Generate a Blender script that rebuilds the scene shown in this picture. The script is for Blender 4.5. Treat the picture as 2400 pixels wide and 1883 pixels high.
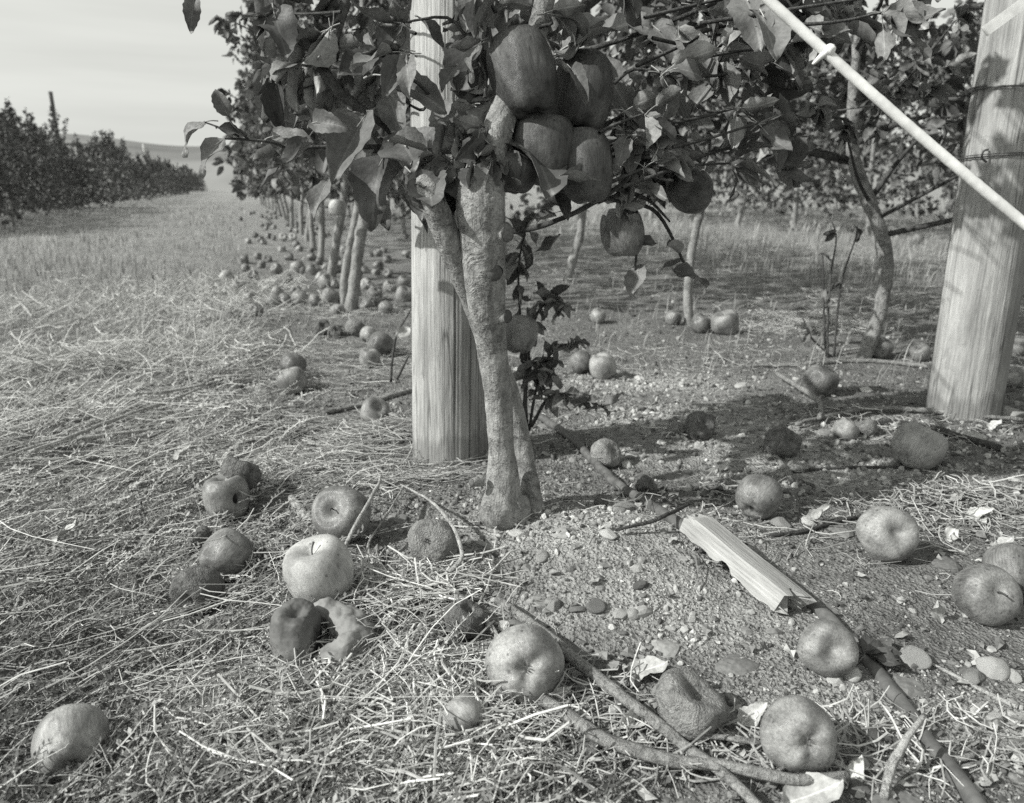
import bpy, math
import numpy as np
from mathutils import Matrix, Vector

for o in list(bpy.data.objects):
    bpy.data.objects.remove(o, do_unlink=True)
SC = bpy.context.scene
COL = SC.collection

# ------------------------------------------------------------------ camera
CAM_H = 0.55
FPX = 1742.0                      # focal length in pixels of a 2400 x 1883 frame
PITCH = math.atan(506.0 / FPX)
CP, SP = math.cos(PITCH), math.sin(PITCH)
cd = bpy.data.cameras.new('camera')
cam = bpy.data.objects.new('camera', cd)
COL.objects.link(cam)
cam.location = (0, 0, CAM_H)
cam.rotation_euler = (math.pi / 2 - PITCH, 0, 0)
cd.sensor_fit = 'HORIZONTAL'
cd.sensor_width = 36.0
cd.lens = 36.0 * FPX / 2400.0
cd.clip_start = 0.02
cd.clip_end = 3000.0
cd.dof.use_dof = True
cd.dof.focus_distance = 0.98
cd.dof.aperture_fstop = 6.3
cd.dof.aperture_blades = 7
SC.camera = cam

# ------------------------------------------------------------------ light (black-and-white film: neutral light)
SUN_EL, SUN_A = math.radians(37.0), math.radians(19.5)
SUN = Vector((-math.cos(SUN_EL) * math.cos(SUN_A), -math.cos(SUN_EL) * math.sin(SUN_A), math.sin(SUN_EL)))
W = bpy.data.worlds.new('World')
SC.world = W
W.use_nodes = True
nt = W.node_tree
nt.nodes.clear()
n_out = nt.nodes.new('ShaderNodeOutputWorld')
n_bg = nt.nodes.new('ShaderNodeBackground')
n_sky = nt.nodes.new('ShaderNodeTexSky')
n_sky.sky_type = 'NISHITA'
n_sky.sun_disc = False
n_sky.sun_elevation = SUN_EL
n_sky.sun_rotation = math.atan2(SUN.x, SUN.y)
n_sky.dust_density = 2.0
n_bw = nt.nodes.new('ShaderNodeRGBToBW')
n_tc = nt.nodes.new('ShaderNodeTexCoord')
n_map = nt.nodes.new('ShaderNodeMapping')
n_map.inputs['Scale'].default_value = (1.2, 1.2, 16.0)
n_noi = nt.nodes.new('ShaderNodeTexNoise')
n_noi.inputs['Scale'].default_value = 1.6
n_noi.inputs['Detail'].default_value = 5.0
n_rmp = nt.nodes.new('ShaderNodeMapRange')
n_rmp.inputs['From Min'].default_value = 0.3
n_rmp.inputs['From Max'].default_value = 0.75
n_rmp.inputs['To Min'].default_value = 0.93
n_rmp.inputs['To Max'].default_value = 1.12
n_cmp = nt.nodes.new('ShaderNodeMath'); n_cmp.operation = 'POWER'
n_cmp.inputs[1].default_value = 0.55           # thin high veil: evens the sky out
n_mul = nt.nodes.new('ShaderNodeMath'); n_mul.operation = 'MULTIPLY'
n_mul2 = nt.nodes.new('ShaderNodeMath'); n_mul2.operation = 'MULTIPLY'
n_mul2.inputs[1].default_value = 3.6
n_tint = nt.nodes.new('ShaderNodeMixRGB'); n_tint.blend_type = 'MULTIPLY'
n_tint.inputs[0].default_value = 1.0
n_tint.inputs[2].default_value = (0.985, 1.0, 0.945, 1)
L = nt.links.new
L(n_sky.outputs[0], n_bw.inputs[0]); L(n_bw.outputs[0], n_cmp.inputs[0])
L(n_cmp.outputs[0], n_mul.inputs[0])
L(n_tc.outputs['Generated'], n_map.inputs[0]); L(n_map.outputs[0], n_noi.inputs['Vector'])
L(n_noi.outputs[0], n_rmp.inputs[0]); L(n_rmp.outputs[0], n_mul.inputs[1])
L(n_mul.outputs[0], n_mul2.inputs[0]); L(n_mul2.outputs[0], n_tint.inputs[1])
L(n_tint.outputs[0], n_bg.inputs[0]); L(n_bg.outputs[0], n_out.inputs[0])
n_bg.inputs[1].default_value = 0.10
sl = bpy.data.lights.new('sun', 'SUN')
sl.energy = 4.9
sl.angle = math.radians(0.6)
sl.color = (1.0, 1.0, 0.965)
so = bpy.data.objects.new('sun', sl)
COL.objects.link(so)
so.location = SUN * 30
so.rotation_euler = SUN.to_track_quat('Z', 'Y').to_euler()

SC.view_settings.view_transform = 'Standard'
SC.view_settings.look = 'None'
SC.view_settings.exposure = 0.0
SC.view_settings.gamma = 1.0
SC.view_settings.use_curve_mapping = False
SC.cycles.use_denoising = False
SC.cycles.max_bounces = 6
SC.cycles.diffuse_bounces = 4
SC.cycles.glossy_bounces = 1
SC.cycles.transmission_bounces = 2
SC.cycles.adaptive_threshold = 0.02
SC.cycles.transparent_max_bounces = 4

# ------------------------------------------------------------------ numeric helpers
RNG = np.random.default_rng(11)
def U(a, b, n=None): return RNG.uniform(a, b, n)

def _hash(ix, iy, iz, seed):
    h = (ix.astype(np.int64) * 374761393 + iy.astype(np.int64) * 668265263 + iz.astype(np.int64) * 2147483647 + seed * 974634533) & 0xFFFFFFFF
    h = ((h ^ (h >> 13)) * 1274126177) & 0xFFFFFFFF
    h = ((h ^ (h >> 16)) * 2246822519) & 0xFFFFFFFF
    return ((h ^ (h >> 15)) & 0xFFFFFF) / float(0xFFFFFF)
def vnoise3(p, scale=1.0, seed=0):
    q = np.asarray(p, float) * scale + 137.31
    i = np.floor(q).astype(np.int64); f = q - i
    f = f * f * (3 - 2 * f)
    r = 0
    for dx in (0, 1):
        for dy in (0, 1):
            for dz in (0, 1):
                w = (f[..., 0] if dx else 1 - f[..., 0]) * (f[..., 1] if dy else 1 - f[..., 1]) * (f[..., 2] if dz else 1 - f[..., 2])
                r = r + w * _hash(i[..., 0] + dx, i[..., 1] + dy, i[..., 2] + dz, seed)
    return r * 2 - 1
def vnoise2(x, y, scale, seed=0):
    x = np.asarray(x, float); y = np.asarray(y, float)
    return vnoise3(np.stack([x, y, np.zeros_like(x)], -1), scale, seed)
def sstep(a, b, x):
    t = np.clip((np.asarray(x, float) - a) / (b - a), 0, 1)
    return t * t * (3 - 2 * t)

def ray(u, v):
    xc = (u - 1200.0) / FPX; yc = (941.5 - v) / FPX
    return np.array([xc, CP + yc * SP, -SP + yc * CP])
def P(u, v, t):                     # point at depth t metres in front of the lens
    d = ray(u, v) * t
    return np.array([d[0], d[1], CAM_H + d[2]])
def project(p):
    p = np.asarray(p, float)
    x, y, z = p[..., 0], p[..., 1], p[..., 2] - CAM_H
    t = y * CP - z * SP
    t = np.where(np.abs(t) < 1e-3, 1e-3, t)
    up = y * SP + z * CP
    return 1200 + FPX * x / t, 941.5 - FPX * up / t, t
def flat(u, v):
    d = ray(u, v); t = -CAM_H / d[2]
    return np.array([d[0] * t, d[1] * t])

ROW = np.array([ray(560, 437)[0], ray(560, 437)[1]]); ROW /= np.linalg.norm(ROW)
PERP = np.array([ROW[1], -ROW[0]])

# ------------------------------------------------------------------ ground height
M1 = flat(1420, 1330); M2 = flat(1190, 1225); PB1 = flat(1056, 1045); PB2 = flat(2256, 950)
def hz(x, y):
    x = np.asarray(x, float); y = np.asarray(y, float)
    d = np.hypot(x, y)
    near = 1 / (1 + (d / 9.0) ** 2)
    z = 0.016 * vnoise2(x, y, 2.2, 1) * near + 0.008 * vnoise2(x, y, 7.0, 2) * near
    z = z + 0.0016 * vnoise2(x, y, 17.0, 3) * near
    z = z + 0.044 * np.exp(-(((x - M1[0]) / 0.23) ** 2 + ((y - M1[1]) / 0.17) ** 2))
    for pb, am_ in ((PB1, .020), (PB2, .018)):
        z = z + am_ * (1 + .8 * vnoise2(x, y, 14.0, 8)) * np.exp(-((np.hypot(x - pb[0], y - pb[1]) / .125) ** 4))
    z = z + 0.018 * np.exp(-(((x - M2[0]) / 0.16) ** 2 + ((y - M2[1]) / 0.14) ** 2))
    z = z + 0.026 * vnoise2(x, y, 5.0, 6) * np.clip((0.05 - x) / 0.3, 0, 1) * near
    z = z + 0.05 * vnoise2(x, y, 0.35, 5) * sstep(2.5, 8, d) * near ** 0.3
    return z
def hz1(x, y): return float(hz(np.array([x]), np.array([y]))[0])
def G(u, v, lift=0.0):              # where the sight line through a photo pixel meets the ground
    d = ray(u, v); z = 0.0
    for _ in range(12):
        t = (CAM_H - z - lift) / -d[2]
        z = hz1(d[0] * t, d[1] * t)
    return np.array([d[0] * t, d[1] * t, z + lift])

# ------------------------------------------------------------------ mesh helpers
def new_mesh(name, V, F, mats, tint=None, smooth=True, mat_idx=None, attrs=None):
    V = np.asarray(V, np.float32).reshape(-1, 3)
    F = np.asarray(F, np.int32)
    me = bpy.data.meshes.new(name)
    k = F.shape[1]
    me.vertices.add(len(V)); me.vertices.foreach_set('co', V.ravel())
    me.loops.add(F.size); me.loops.foreach_set('vertex_index', F.ravel())
    me.polygons.add(len(F))
    me.polygons.foreach_set('loop_start', np.arange(0, F.size, k, dtype=np.int32))
    me.polygons.foreach_set('loop_total', np.full(len(F), k, np.int32))
    me.polygons.foreach_set('use_smooth', np.full(len(F), bool(smooth)))
    if mat_idx is not None:
        me.polygons.foreach_set('material_index', np.asarray(mat_idx, np.int32))
    for m in (mats if isinstance(mats, (list, tuple)) else [mats]):
        me.materials.append(m)
    if tint is not None:
        a = me.attributes.new('tint', 'FLOAT', 'POINT')
        a.data.foreach_set('value', np.asarray(tint, np.float32))
    for nm, arr in (attrs or {}).items():
        a = me.attributes.new(nm, 'FLOAT', 'POINT')
        a.data.foreach_set('value', np.asarray(arr, np.float32))
    me.update(calc_edges=True)
    me.validate()
    return me
def link(name, me, parent=None, loc=None, rot=None, scale=None):
    o = bpy.data.objects.new(name, me)
    COL.objects.link(o)
    if parent is not None: o.parent = parent
    if loc is not None: o.location = Vector([float(c) for c in loc])
    if rot is not None:
        o.rotation_mode = 'QUATERNION'
        o.rotation_quaternion = rot
    if scale is not None: o.scale = scale if hasattr(scale, '__len__') else (scale,) * 3
    return o
def tag(o, label=None, cat=None, group=None, kind=None):
    if label: o['label'] = label
    if cat: o['category'] = cat
    if group: o['group'] = group
    if kind: o['kind'] = kind
    return o
def empty(name, loc, label=None, cat=None, group=None):
    o = bpy.data.objects.new(name, None)
    o.empty_display_size = 0.05
    COL.objects.link(o); o.location = Vector([float(c) for c in loc])
    return tag(o, label, cat, group)
def tri(F):
    F = np.asarray(F, np.int32)
    return np.concatenate([F[:, [0, 1, 2]], F[:, [0, 2, 3]]]) if F.shape[1] == 4 else F
def merge(parts):                  # [(V,F tris)] -> V,F
    Vs, Fs, n = [], [], 0
    for V, F in parts:
        V = np.asarray(V, float); F = tri(F)
        Vs.append(V); Fs.append(F + n); n += len(V)
    return np.concatenate(Vs), np.concatenate(Fs)
def cr(pts, n):                    # Catmull-Rom resample, n samples per span
    p = np.asarray(pts, float)
    p = np.concatenate([[2 * p[0] - p[1]], p, [2 * p[-1] - p[-2]]])
    out = []
    for i in range(1, len(p) - 2):
        t = np.linspace(0, 1, n, endpoint=False)[:, None]
        a, b, c, d = p[i - 1], p[i], p[i + 1], p[i + 2]
        out.append(0.5 * (2 * b + (c - a) * t + (2 * a - 5 * b + 4 * c - d) * t ** 2 + (3 * b - a - 3 * c + d) * t ** 3))
    out.append(p[-2][None])
    return np.concatenate(out)
def tube(pts, rad, sides=8, cap=True, noise=0.0, seed=0, nscale=60.0, flat_k=1.0):
    p = np.asarray(pts, float); n = len(p)
    rad = np.broadcast_to(np.asarray(rad, float), (n,)) if np.ndim(rad) == 0 else np.interp(np.linspace(0, 1, n), np.linspace(0, 1, len(rad)), rad)
    tan = np.gradient(p, axis=0); tan /= np.linalg.norm(tan, axis=1)[:, None] + 1e-12
    ref = np.array([0, 0, 1.0]) if abs(tan[0, 2]) < 0.9 else np.array([1.0, 0, 0])
    a = np.cross(tan[0], ref); a /= np.linalg.norm(a)
    A = [a]
    for i in range(1, n):
        a = A[-1] - tan[i] * np.dot(A[-1], tan[i]); a /= np.linalg.norm(a) + 1e-12
        A.append(a)
    A = np.array(A); B = np.cross(tan, A)
    th = np.linspace(0, 2 * np.pi, sides, endpoint=False)
    V = p[:, None, :] + rad[:, None, None] * (np.cos(th)[None, :, None] * A[:, None, :] + flat_k * np.sin(th)[None, :, None] * B[:, None, :])
    V = V.reshape(-1, 3)
    if noise:
        dirv = V - np.repeat(p, sides, axis=0)
        V = V + dirv * (noise * (vnoise3(V, nscale, seed) + 0.5 * vnoise3(V, nscale * 2.3, seed + 1)))[:, None]
    i = np.arange(n - 1)[:, None] * sides; j = np.arange(sides)[None, :]; k = (j + 1) % sides
    F = np.stack([i + j, i + k, i + k + sides, i + j + sides], -1).reshape(-1, 4)
    F = tri(F)
    if cap:
        V = np.concatenate([V, p[:1], p[-1:]])
        m = n * sides
        j = np.arange(sides); k = (j + 1) % sides
        F = np.concatenate([F, np.stack([np.full(sides, m), k, j], -1), np.stack([np.full(sides, m + 1), (n - 1) * sides + j, (n - 1) * sides + k], -1)])
    return V, F
def rot_from(x, z):                # orthonormal frame: local X along x, local Z near z
    x = np.asarray(x, float); x = x / (np.linalg.norm(x, axis=-1, keepdims=True) + 1e-12)
    z = np.asarray(z, float)
    y = np.cross(z, x); ln = np.linalg.norm(y, axis=-1, keepdims=True)
    y = np.where(ln < 1e-6, np.cross(np.array([0.3, 0.5, 0.8]), x), y)
    y = y / (np.linalg.norm(y, axis=-1, keepdims=True) + 1e-12)
    z = np.cross(x, y)
    return np.stack([x, y, z], -1)
def mquat(R):
    return Matrix([[float(c) for c in r] for r in R]).to_quaternion()
def scatter(name, protos, idx, R, T, S, tint, mats, smooth=False, mat_sel=None):
    """copies prototypes (V, F tris, vtint) into one mesh"""
    Vs, Fs, Ts, n = [], [], [], 0
    S = np.asarray(S, float)
    if S.ndim == 1: S = np.repeat(S[:, None], 3, 1)
    for k, pr in enumerate(protos):
        sel = np.where(idx == k)[0]
        if not len(sel): continue
        V, F = np.asarray(pr[0], float), np.asarray(pr[1])
        vt = pr[2] if len(pr) > 2 else np.zeros(len(V))
        W_ = np.einsum('nij,nvj->nvi', R[sel], V[None] * S[sel][:, None, :]) + T[sel][:, None, :]
        Vs.append(W_.reshape(-1, 3))
        Fs.append((F[None] + (np.arange(len(sel)) * len(V))[:, None, None]).reshape(-1, 3) + n)
        Ts.append((tint[sel][:, None] + vt[None]).ravel())
        n += len(sel) * len(V)
    return new_mesh(name, np.concatenate(Vs), np.concatenate(Fs), mats, np.concatenate(Ts), smooth)
def rot_z(a):
    c, s = np.cos(a), np.sin(a); o = np.zeros_like(a); l = np.ones_like(a)
    return np.stack([np.stack([c, -s, o], -1), np.stack([s, c, o], -1), np.stack([o, o, l], -1)], -2)
def rand_rot(n):
    q = RNG.normal(size=(n, 4)); q /= np.linalg.norm(q, axis=1)[:, None]
    w, x, y, z = q.T
    return np.stack([np.stack([1 - 2 * (y * y + z * z), 2 * (x * y - z * w), 2 * (x * z + y * w)], -1),
                     np.stack([2 * (x * y + z * w), 1 - 2 * (x * x + z * z), 2 * (y * z - x * w)], -1),
                     np.stack([2 * (x * z - y * w), 2 * (y * z + x * w), 1 - 2 * (x * x + y * y)], -1)], -2)

# ------------------------------------------------------------------ materials
def gcol(v): return (v, v * 1.004, v * 0.985, 1.0)
class NM:
    def __init__(s, name):
        s.m = bpy.data.materials.new(name); s.m.use_nodes = True
        s.t = s.m.node_tree; s.t.nodes.clear()
        s.out = s.n('ShaderNodeOutputMaterial'); s.b = s.n('ShaderNodeBsdfPrincipled')
        s.l(s.b.outputs[0], s.out.inputs[0])
    def n(s, kind, **kw):
        nd = s.t.nodes.new(kind)
        for k, v in kw.items(): setattr(nd, k, v)
        return nd
    def l(s, a, b): s.t.links.new(a, b)
    def coords(s, which='Object', scale=(1, 1, 1)):
        tc = s.n('ShaderNodeTexCoord'); mp = s.n('ShaderNodeMapping')
        mp.inputs['Scale'].default_value = scale
        s.l(tc.outputs[which], mp.inputs[0]); return mp.outputs[0]
    def noise(s, vec, scale, detail=4.0, rough=0.55, dist=0.0):
        nd = s.n('ShaderNodeTexNoise'); nd.inputs['Scale'].default_value = scale
        nd.inputs['Detail'].default_value = detail; nd.inputs['Roughness'].default_value = rough
        nd.inputs['Distortion'].default_value = dist
        s.l(vec, nd.inputs['Vector']); return nd.outputs[0]
    def voro(s, vec, scale, feature='F1', out='Distance'):
        nd = s.n('ShaderNodeTexVoronoi'); nd.feature = feature
        nd.inputs['Scale'].default_value = scale
        s.l(vec, nd.inputs['Vector']); return nd.outputs[out]
    def rng(s, val, a, b, c, d):
        nd = s.n('ShaderNodeMapRange')
        for k, x in zip(('From Min', 'From Max', 'To Min', 'To Max'), (a, b, c, d)): nd.inputs[k].default_value = x
        s.l(val, nd.inputs[0]); return nd.outputs[0]
    def math(s, op, a, b):
        nd = s.n('ShaderNodeMath', operation=op)
        for i, x in enumerate((a, b)):
            if isinstance(x, (int, float)): nd.inputs[i].default_value = x
            else: s.l(x, nd.inputs[i])
        return nd.outputs[0]
    def grey(s, val, sock=None):
        cb = s.n('ShaderNodeMixRGB'); cb.blend_type = 'MULTIPLY'; cb.inputs[0].default_value = 1.0
        s.l(val, cb.inputs[1]); cb.inputs[2].default_value = gcol(1.0)
        s.l(cb.outputs[0], sock or s.b.inputs['Base Color'])
        return cb.outputs[0]
    def bump(s, val, strength, dist):
        nd = s.n('ShaderNodeBump'); nd.inputs['Strength'].default_value = strength
        nd.inputs['Distance'].default_value = dist
        s.l(val, nd.inputs['Height']); s.l(nd.outputs[0], s.b.inputs['Normal'])
    def set(s, rough=0.8, spec=0.3, sub=0.0):
        s.b.inputs['Roughness'].default_value = rough
        s.b.inputs['Specular IOR Level'].default_value = spec
        return s.m
    def attr(s, name='tint'):
        nd = s.n('ShaderNodeAttribute'); nd.attribute_name = name; return nd.outputs['Fac']
    def rand(s): return s.n('ShaderNodeObjectInfo').outputs['Random']
    def translucent(s, col, fac):
        tr = s.n('ShaderNodeBsdfTranslucent'); mx = s.n('ShaderNodeMixShader')
        s.l(col, tr.inputs[0]); mx.inputs[0].default_value = fac
        s.l(s.b.outputs[0], mx.inputs[1]); s.l(tr.outputs[0], mx.inputs[2]); s.l(mx.outputs[0], s.out.inputs[0])

def mat_ground():
    k = NM('soil'); v = k.coords('Object')
    big = k.noise(v, 5.0, 5.0); mid = k.noise(v, 45.0, 4.0, 0.65); fine = k.noise(v, 260.0, 3.0, 0.7)
    vo = k.voro(v, 190.0)
    pale = k.attr('pale'); far = k.attr('turf')
    base = k.rng(big, 0.3, 0.7, 0.15, 0.25)
    base = k.math('ADD', base, k.math('MULTIPLY', pale, 0.20))
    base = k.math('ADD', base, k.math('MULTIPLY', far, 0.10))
    f = k.math('MULTIPLY', k.rng(mid, 0.3, 0.7, 0.65, 1.35), k.rng(fine, 0.25, 0.75, 0.55, 1.45))
    k.grey(k.math('MULTIPLY', base, f))
    h = k.math('ADD', k.math('MULTIPLY', vo, 0.5), k.math('ADD', k.math('MULTIPLY', mid, 1.6), k.math('MULTIPLY', fine, 0.5)))
    k.bump(h, 1.0, 0.009)
    return k.set(0.95, 0.1)
def mat_tint(name, lo, hi, rough=0.85, spec=0.2, nscale=80.0, namp=0.25, transl=0.0, src='attr', bump=0.0, gam=1.0):
    k = NM(name); v = k.coords('Object')
    t = k.attr('tint') if src == 'attr' else k.rand()
    if gam != 1.0: t = k.math('POWER', t, gam)
    nz = k.noise(v, nscale, 3.0)
    col = k.math('MULTIPLY', k.rng(t, 0, 1, lo, hi), k.rng(nz, 0.3, 0.7, 1 - namp, 1 + namp))
    c = k.grey(col)
    if bump: k.bump(nz, 0.6, bump)
    if transl: k.translucent(c, transl)
    return k.set(rough, spec)
def mat_apple(name, lo, hi, dots=0.35, streak=0.35, blush=0.4, rough=0.38, spec=0.35):
    k = NM(name); v = k.coords('Object')
    tc = k.n('ShaderNodeTexCoord')
    nrm = k.n('ShaderNodeVectorMath', operation='NORMALIZE'); k.l(tc.outputs['Object'], nrm.inputs[0])
    mp = k.n('ShaderNodeMapping'); mp.inputs['Scale'].default_value = (7, 7, 0.7); k.l(nrm.outputs[0], mp.inputs[0])
    rv = k.n('ShaderNodeVectorMath', operation='ADD'); k.l(mp.outputs[0], rv.inputs[0])
    cmb = k.n('ShaderNodeCombineXYZ')
    r = k.math('MULTIPLY', k.rand(), 40.0)
    for i in range(3): k.l(r, cmb.inputs[i])
    k.l(cmb.outputs[0], rv.inputs[1])
    st = k.noise(rv.outputs[0], 2.2, 4.0, 0.65)
    rv2 = k.n('ShaderNodeVectorMath', operation='ADD'); k.l(v, rv2.inputs[0]); k.l(cmb.outputs[0], rv2.inputs[1])
    bl = k.noise(rv2.outputs[0], 1.1, 2.0)
    bruise = k.noise(rv2.outputs[0], 2.7, 5.0, 0.6)
    dt = k.voro(v, 13.0); d2 = k.noise(v, 24.0, 2.0)
    fine = k.noise(v, 60.0, 2.0)
    base = k.rng(k.math('ADD', k.math('MULTIPLY', k.rand(), 0.5), k.math('MULTIPLY', bl, 0.5)), 0.1, 0.75, lo, hi)
    c = k.math('MULTIPLY', base, k.rng(st, 0.3, 0.7, 1 - streak, 1 + streak))
    c = k.math('MULTIPLY', c, k.rng(bl, 0.35, 0.65, 1 - blush, 1 + blush * 0.6))
    c = k.math('MULTIPLY', c, k.rng(bruise, 0.56, 0.70, 1.0, 0.62))
    spot = k.math('MULTIPLY', k.rng(dt, 0.05, 0.14, 1.0, 0.0), k.rng(d2, 0.45, 0.6, 0.0, dots))
    c = k.math('MULTIPLY', c, k.math('ADD', 1.0, spot))
    sc_ = k.voro(rv2.outputs[0], 2.6); ed_ = k.noise(v, 9.0, 3.0)
    c = k.math('MULTIPLY', c, k.rng(k.math('ADD', sc_, k.math('MULTIPLY', ed_, 0.25)), 0.21, 0.25, 0.5, 1.0))
    c = k.math('MULTIPLY', c, k.rng(fine, 0.35, 0.65, 0.86, 1.14))
    k.grey(c)
    rg = k.rng(bruise, 0.4, 0.7, rough * 0.9, rough * 1.5); k.l(rg, k.b.inputs['Roughness'])
    k.bump(k.math('ADD', k.math('MULTIPLY', fine, 0.4), bruise), 0.25, 0.03)
    k.b.inputs['Specular IOR Level'].default_value = spec
    return k.m
def mat_rotten(name, lo, hi):
    k = NM(name); v = k.coords('Object')
    a = k.noise(v, 2.2, 5.0, 0.65, 0.6); b = k.noise(v, 12.0, 4.0, 0.7); w = k.voro(v, 9.0, 'DISTANCE_TO_EDGE')
    c = k.math('MULTIPLY', k.rng(a, 0.32, 0.66, lo, hi), k.rng(b, 0.3, 0.7, 0.7, 1.3))
    c = k.math('MULTIPLY', c, k.rng(w, 0.0, 0.06, 0.75, 1.0))
    k.grey(c); k.bump(k.math('ADD', a, k.math('ADD', k.math('MULTIPLY', b, 0.35), k.math('MULTIPLY', w, 0.3))), 0.6, 0.05)
    return k.set(0.6, 0.25)
def mat_wood(name, lo, hi, zs=5.0, crack=True, dirty=0.0):
    k = NM(name)
    v = k.coords('Object', (1, 1, 0.085)); v2 = k.coords('Object')
    g = k.noise(v, 75.0, 6.0, 0.68, 0.35); g2 = k.noise(v, 260.0, 3.0, 0.6); bl = k.noise(v2, 6.0, 4.0); kn = k.noise(v2, 22.0, 3.0, 0.6, 1.2)
    c = k.math('MULTIPLY', k.rng(g, 0.25, 0.72, lo, hi), k.rng(g2, 0.3, 0.7, 0.84, 1.15))
    c = k.math('MULTIPLY', c, k.rng(bl, 0.3, 0.7, 0.78, 1.15))
    c = k.math('MULTIPLY', c, k.rng(kn, 0.62, 0.72, 1.0, 0.8))
    st_v = k.coords('Object', (1, 1, 0.12)); st_n = k.noise(st_v, 13.0, 4.0, 0.65)
    c = k.math('MULTIPLY', c, k.rng(st_n, 0.40, 0.66, 1.08, 0.62))
    if crack:
        sx = k.n('ShaderNodeSeparateXYZ'); tcz = k.n('ShaderNodeTexCoord'); k.l(tcz.outputs['Object'], sx.inputs[0])
        wet = k.math('SUBTRACT', sx.outputs[2], k.math('MULTIPLY', k.noise(k.coords('Object', (1, 1, 0.2)), 40.0, 3.0), 0.11))
        c = k.math('MULTIPLY', c, k.rng(wet, -0.015, 0.005, 0.66, 1.0))
        cv = k.coords('Object', (1, 1, 0.03)); cn = k.noise(cv, 34.0, 2.0, 0.5)
        band = k.math('ABSOLUTE', k.math('SUBTRACT', cn, 0.52), 0.0)
        c = k.math('MULTIPLY', c, k.rng(band, 0.0, 0.014, 0.45, 1.0))
    k.grey(c); k.bump(k.math('ADD', g, k.math('MULTIPLY', g2, 0.5)), 0.7, 0.004)
    return k.set(0.9, 0.08)
def mat_bark(name, lo, hi, scale=1.0):
    k = NM(name); v = k.coords('Object'); vz = k.coords('Object', (1, 1, 1.9)); vs = k.coords('Object', (1, 1, 0.16))
    a = k.noise(v, 40.0 * scale, 6.0, 0.72); lent = k.noise(vz, 150.0 * scale, 2.0, 0.5); fis = k.noise(vs, 85.0 * scale, 4.0, 0.6, 0.5)
    sp = k.voro(v, 260.0 * scale); patch = k.noise(v, 16.0 * scale, 6.0, 0.7, 1.2); fine = k.noise(v, 420.0 * scale, 2.0, 0.6)
    c = k.math('MULTIPLY', k.rng(a, 0.3, 0.7, lo, hi), k.rng(fis, 0.3, 0.7, 0.80, 1.18))
    c = k.math('MULTIPLY', c, k.rng(lent, 0.58, 0.68, 1.0, 0.65))
    c = k.math('MULTIPLY', c, k.rng(sp, 0.05, 0.25, 0.82, 1.03))
    c = k.math('MULTIPLY', c, k.rng(fine, 0.3, 0.7, 0.75, 1.25))
    c = k.math('MULTIPLY', c, k.rng(patch, 0.54, 0.62, 1.0, 0.78))
    k.grey(c)
    h = k.math('ADD', a, k.math('ADD', k.math('MULTIPLY', fis, 0.8), k.math('MULTIPLY', k.rng(patch, 0.52, 0.62, 1.0, 0.0), 0.4)))
    k.bump(k.math('ADD', h, k.math('MULTIPLY', fine, 0.15)), 0.9, 0.006)
    return k.set(0.9, 0.12)
def mat_leaf(name, lo, hi, src='rand', transl=0.22, rough=0.45, spec=0.35):
    k = NM(name); v = k.coords('Object')
    t = k.rand() if src == 'rand' else k.attr('tint')
    nz = k.noise(v, 160.0 if src != 'rand' else 9.0, 4.0, 0.6)
    ab = k.n('ShaderNodeSeparateXYZ')
    c = k.math('MULTIPLY', k.rng(t, 0, 1, lo, hi), k.rng(nz, 0.3, 0.7, 0.72, 1.25))
    if src == 'rand':                # veins on the single leaves (unit length, midrib along x)
        tc = k.n('ShaderNodeTexCoord'); k.l(tc.outputs['Object'], ab.inputs[0])
        ay = k.math('ABSOLUTE', ab.outputs[1], 0.0)
        side = k.math('SUBTRACT', k.math('MULTIPLY', ab.outputs[0], 11.0), k.math('MULTIPLY', ay, 13.0))
        fr = k.math('ABSOLUTE', k.math('SUBTRACT', k.math('FRACT', side, 0.0), 0.5), 0.0)
        c = k.math('MULTIPLY', c, k.rng(fr, 0.0, 0.10, 1.07, 1.0))
        c = k.math('MULTIPLY', c, k.rng(ay, 0.006, 0.018, 1.5, 1.0))
        k.bump(k.math('ADD', k.math('MULTIPLY', fr, 0.15), nz), 0.12, 0.02)
    cc = k.grey(c); k.translucent(cc, transl)
    return k.set(rough, spec)

M = {}
M['soil'] = mat_ground()
M['crumb'] = mat_tint('gravel_crumbs', 0.09, 0.66, 0.9, 0.15, 200.0, 0.25)
M['stone'] = mat_tint('pebble_stone', 0.16, 0.46, 0.8, 0.2, 25.0, 0.3, src='rand', bump=0.004)
M['stone_pale'] = mat_tint('pale_stone', 0.42, 0.62, 0.8, 0.2, 25.0, 0.22, src='rand', bump=0.004)
M['weed'] = mat_tint('ground_weed', 0.06, 0.66, 0.75, 0.2, 60.0, 0.2, transl=0.15)
M['straw'] = mat_tint('dry_straw', 0.20, 0.78, 0.7, 0.25, 120.0, 0.22, transl=0.12)
M['grass'] = mat_tint('lane_grass', 0.13, 0.58, 0.75, 0.2, 3.0, 0.25, transl=0.2)
M['litter'] = mat_tint('leaf_litter', 0.12, 0.62, 0.8, 0.2, 120.0, 0.3, transl=0.15)
M['apple'] = mat_apple('apple_skin', 0.13, 0.23, streak=0.4, rough=0.30, spec=0.5)
M['apple_pale'] = mat_apple('pale_apple_skin', 0.30, 0.44, 0.15, 0.18, 0.3, 0.42)
M['apple_mid'] = mat_apple('dull_apple_skin', 0.20, 0.33, 0.4, 0.32, 0.35, 0.33, 0.45)
M['apple_tree'] = mat_apple('hanging_apple_skin', 0.055, 0.105, 1.3, 0.4, 0.4, 0.36)
M['rot'] = mat_rotten('rotten_apple', 0.08, 0.24)
M['rot_mid'] = mat_rotten('wrinkled_apple', 0.16, 0.36)
M['rot_pale'] = mat_rotten('pale_apple_flesh', 0.22, 0.48)
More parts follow.
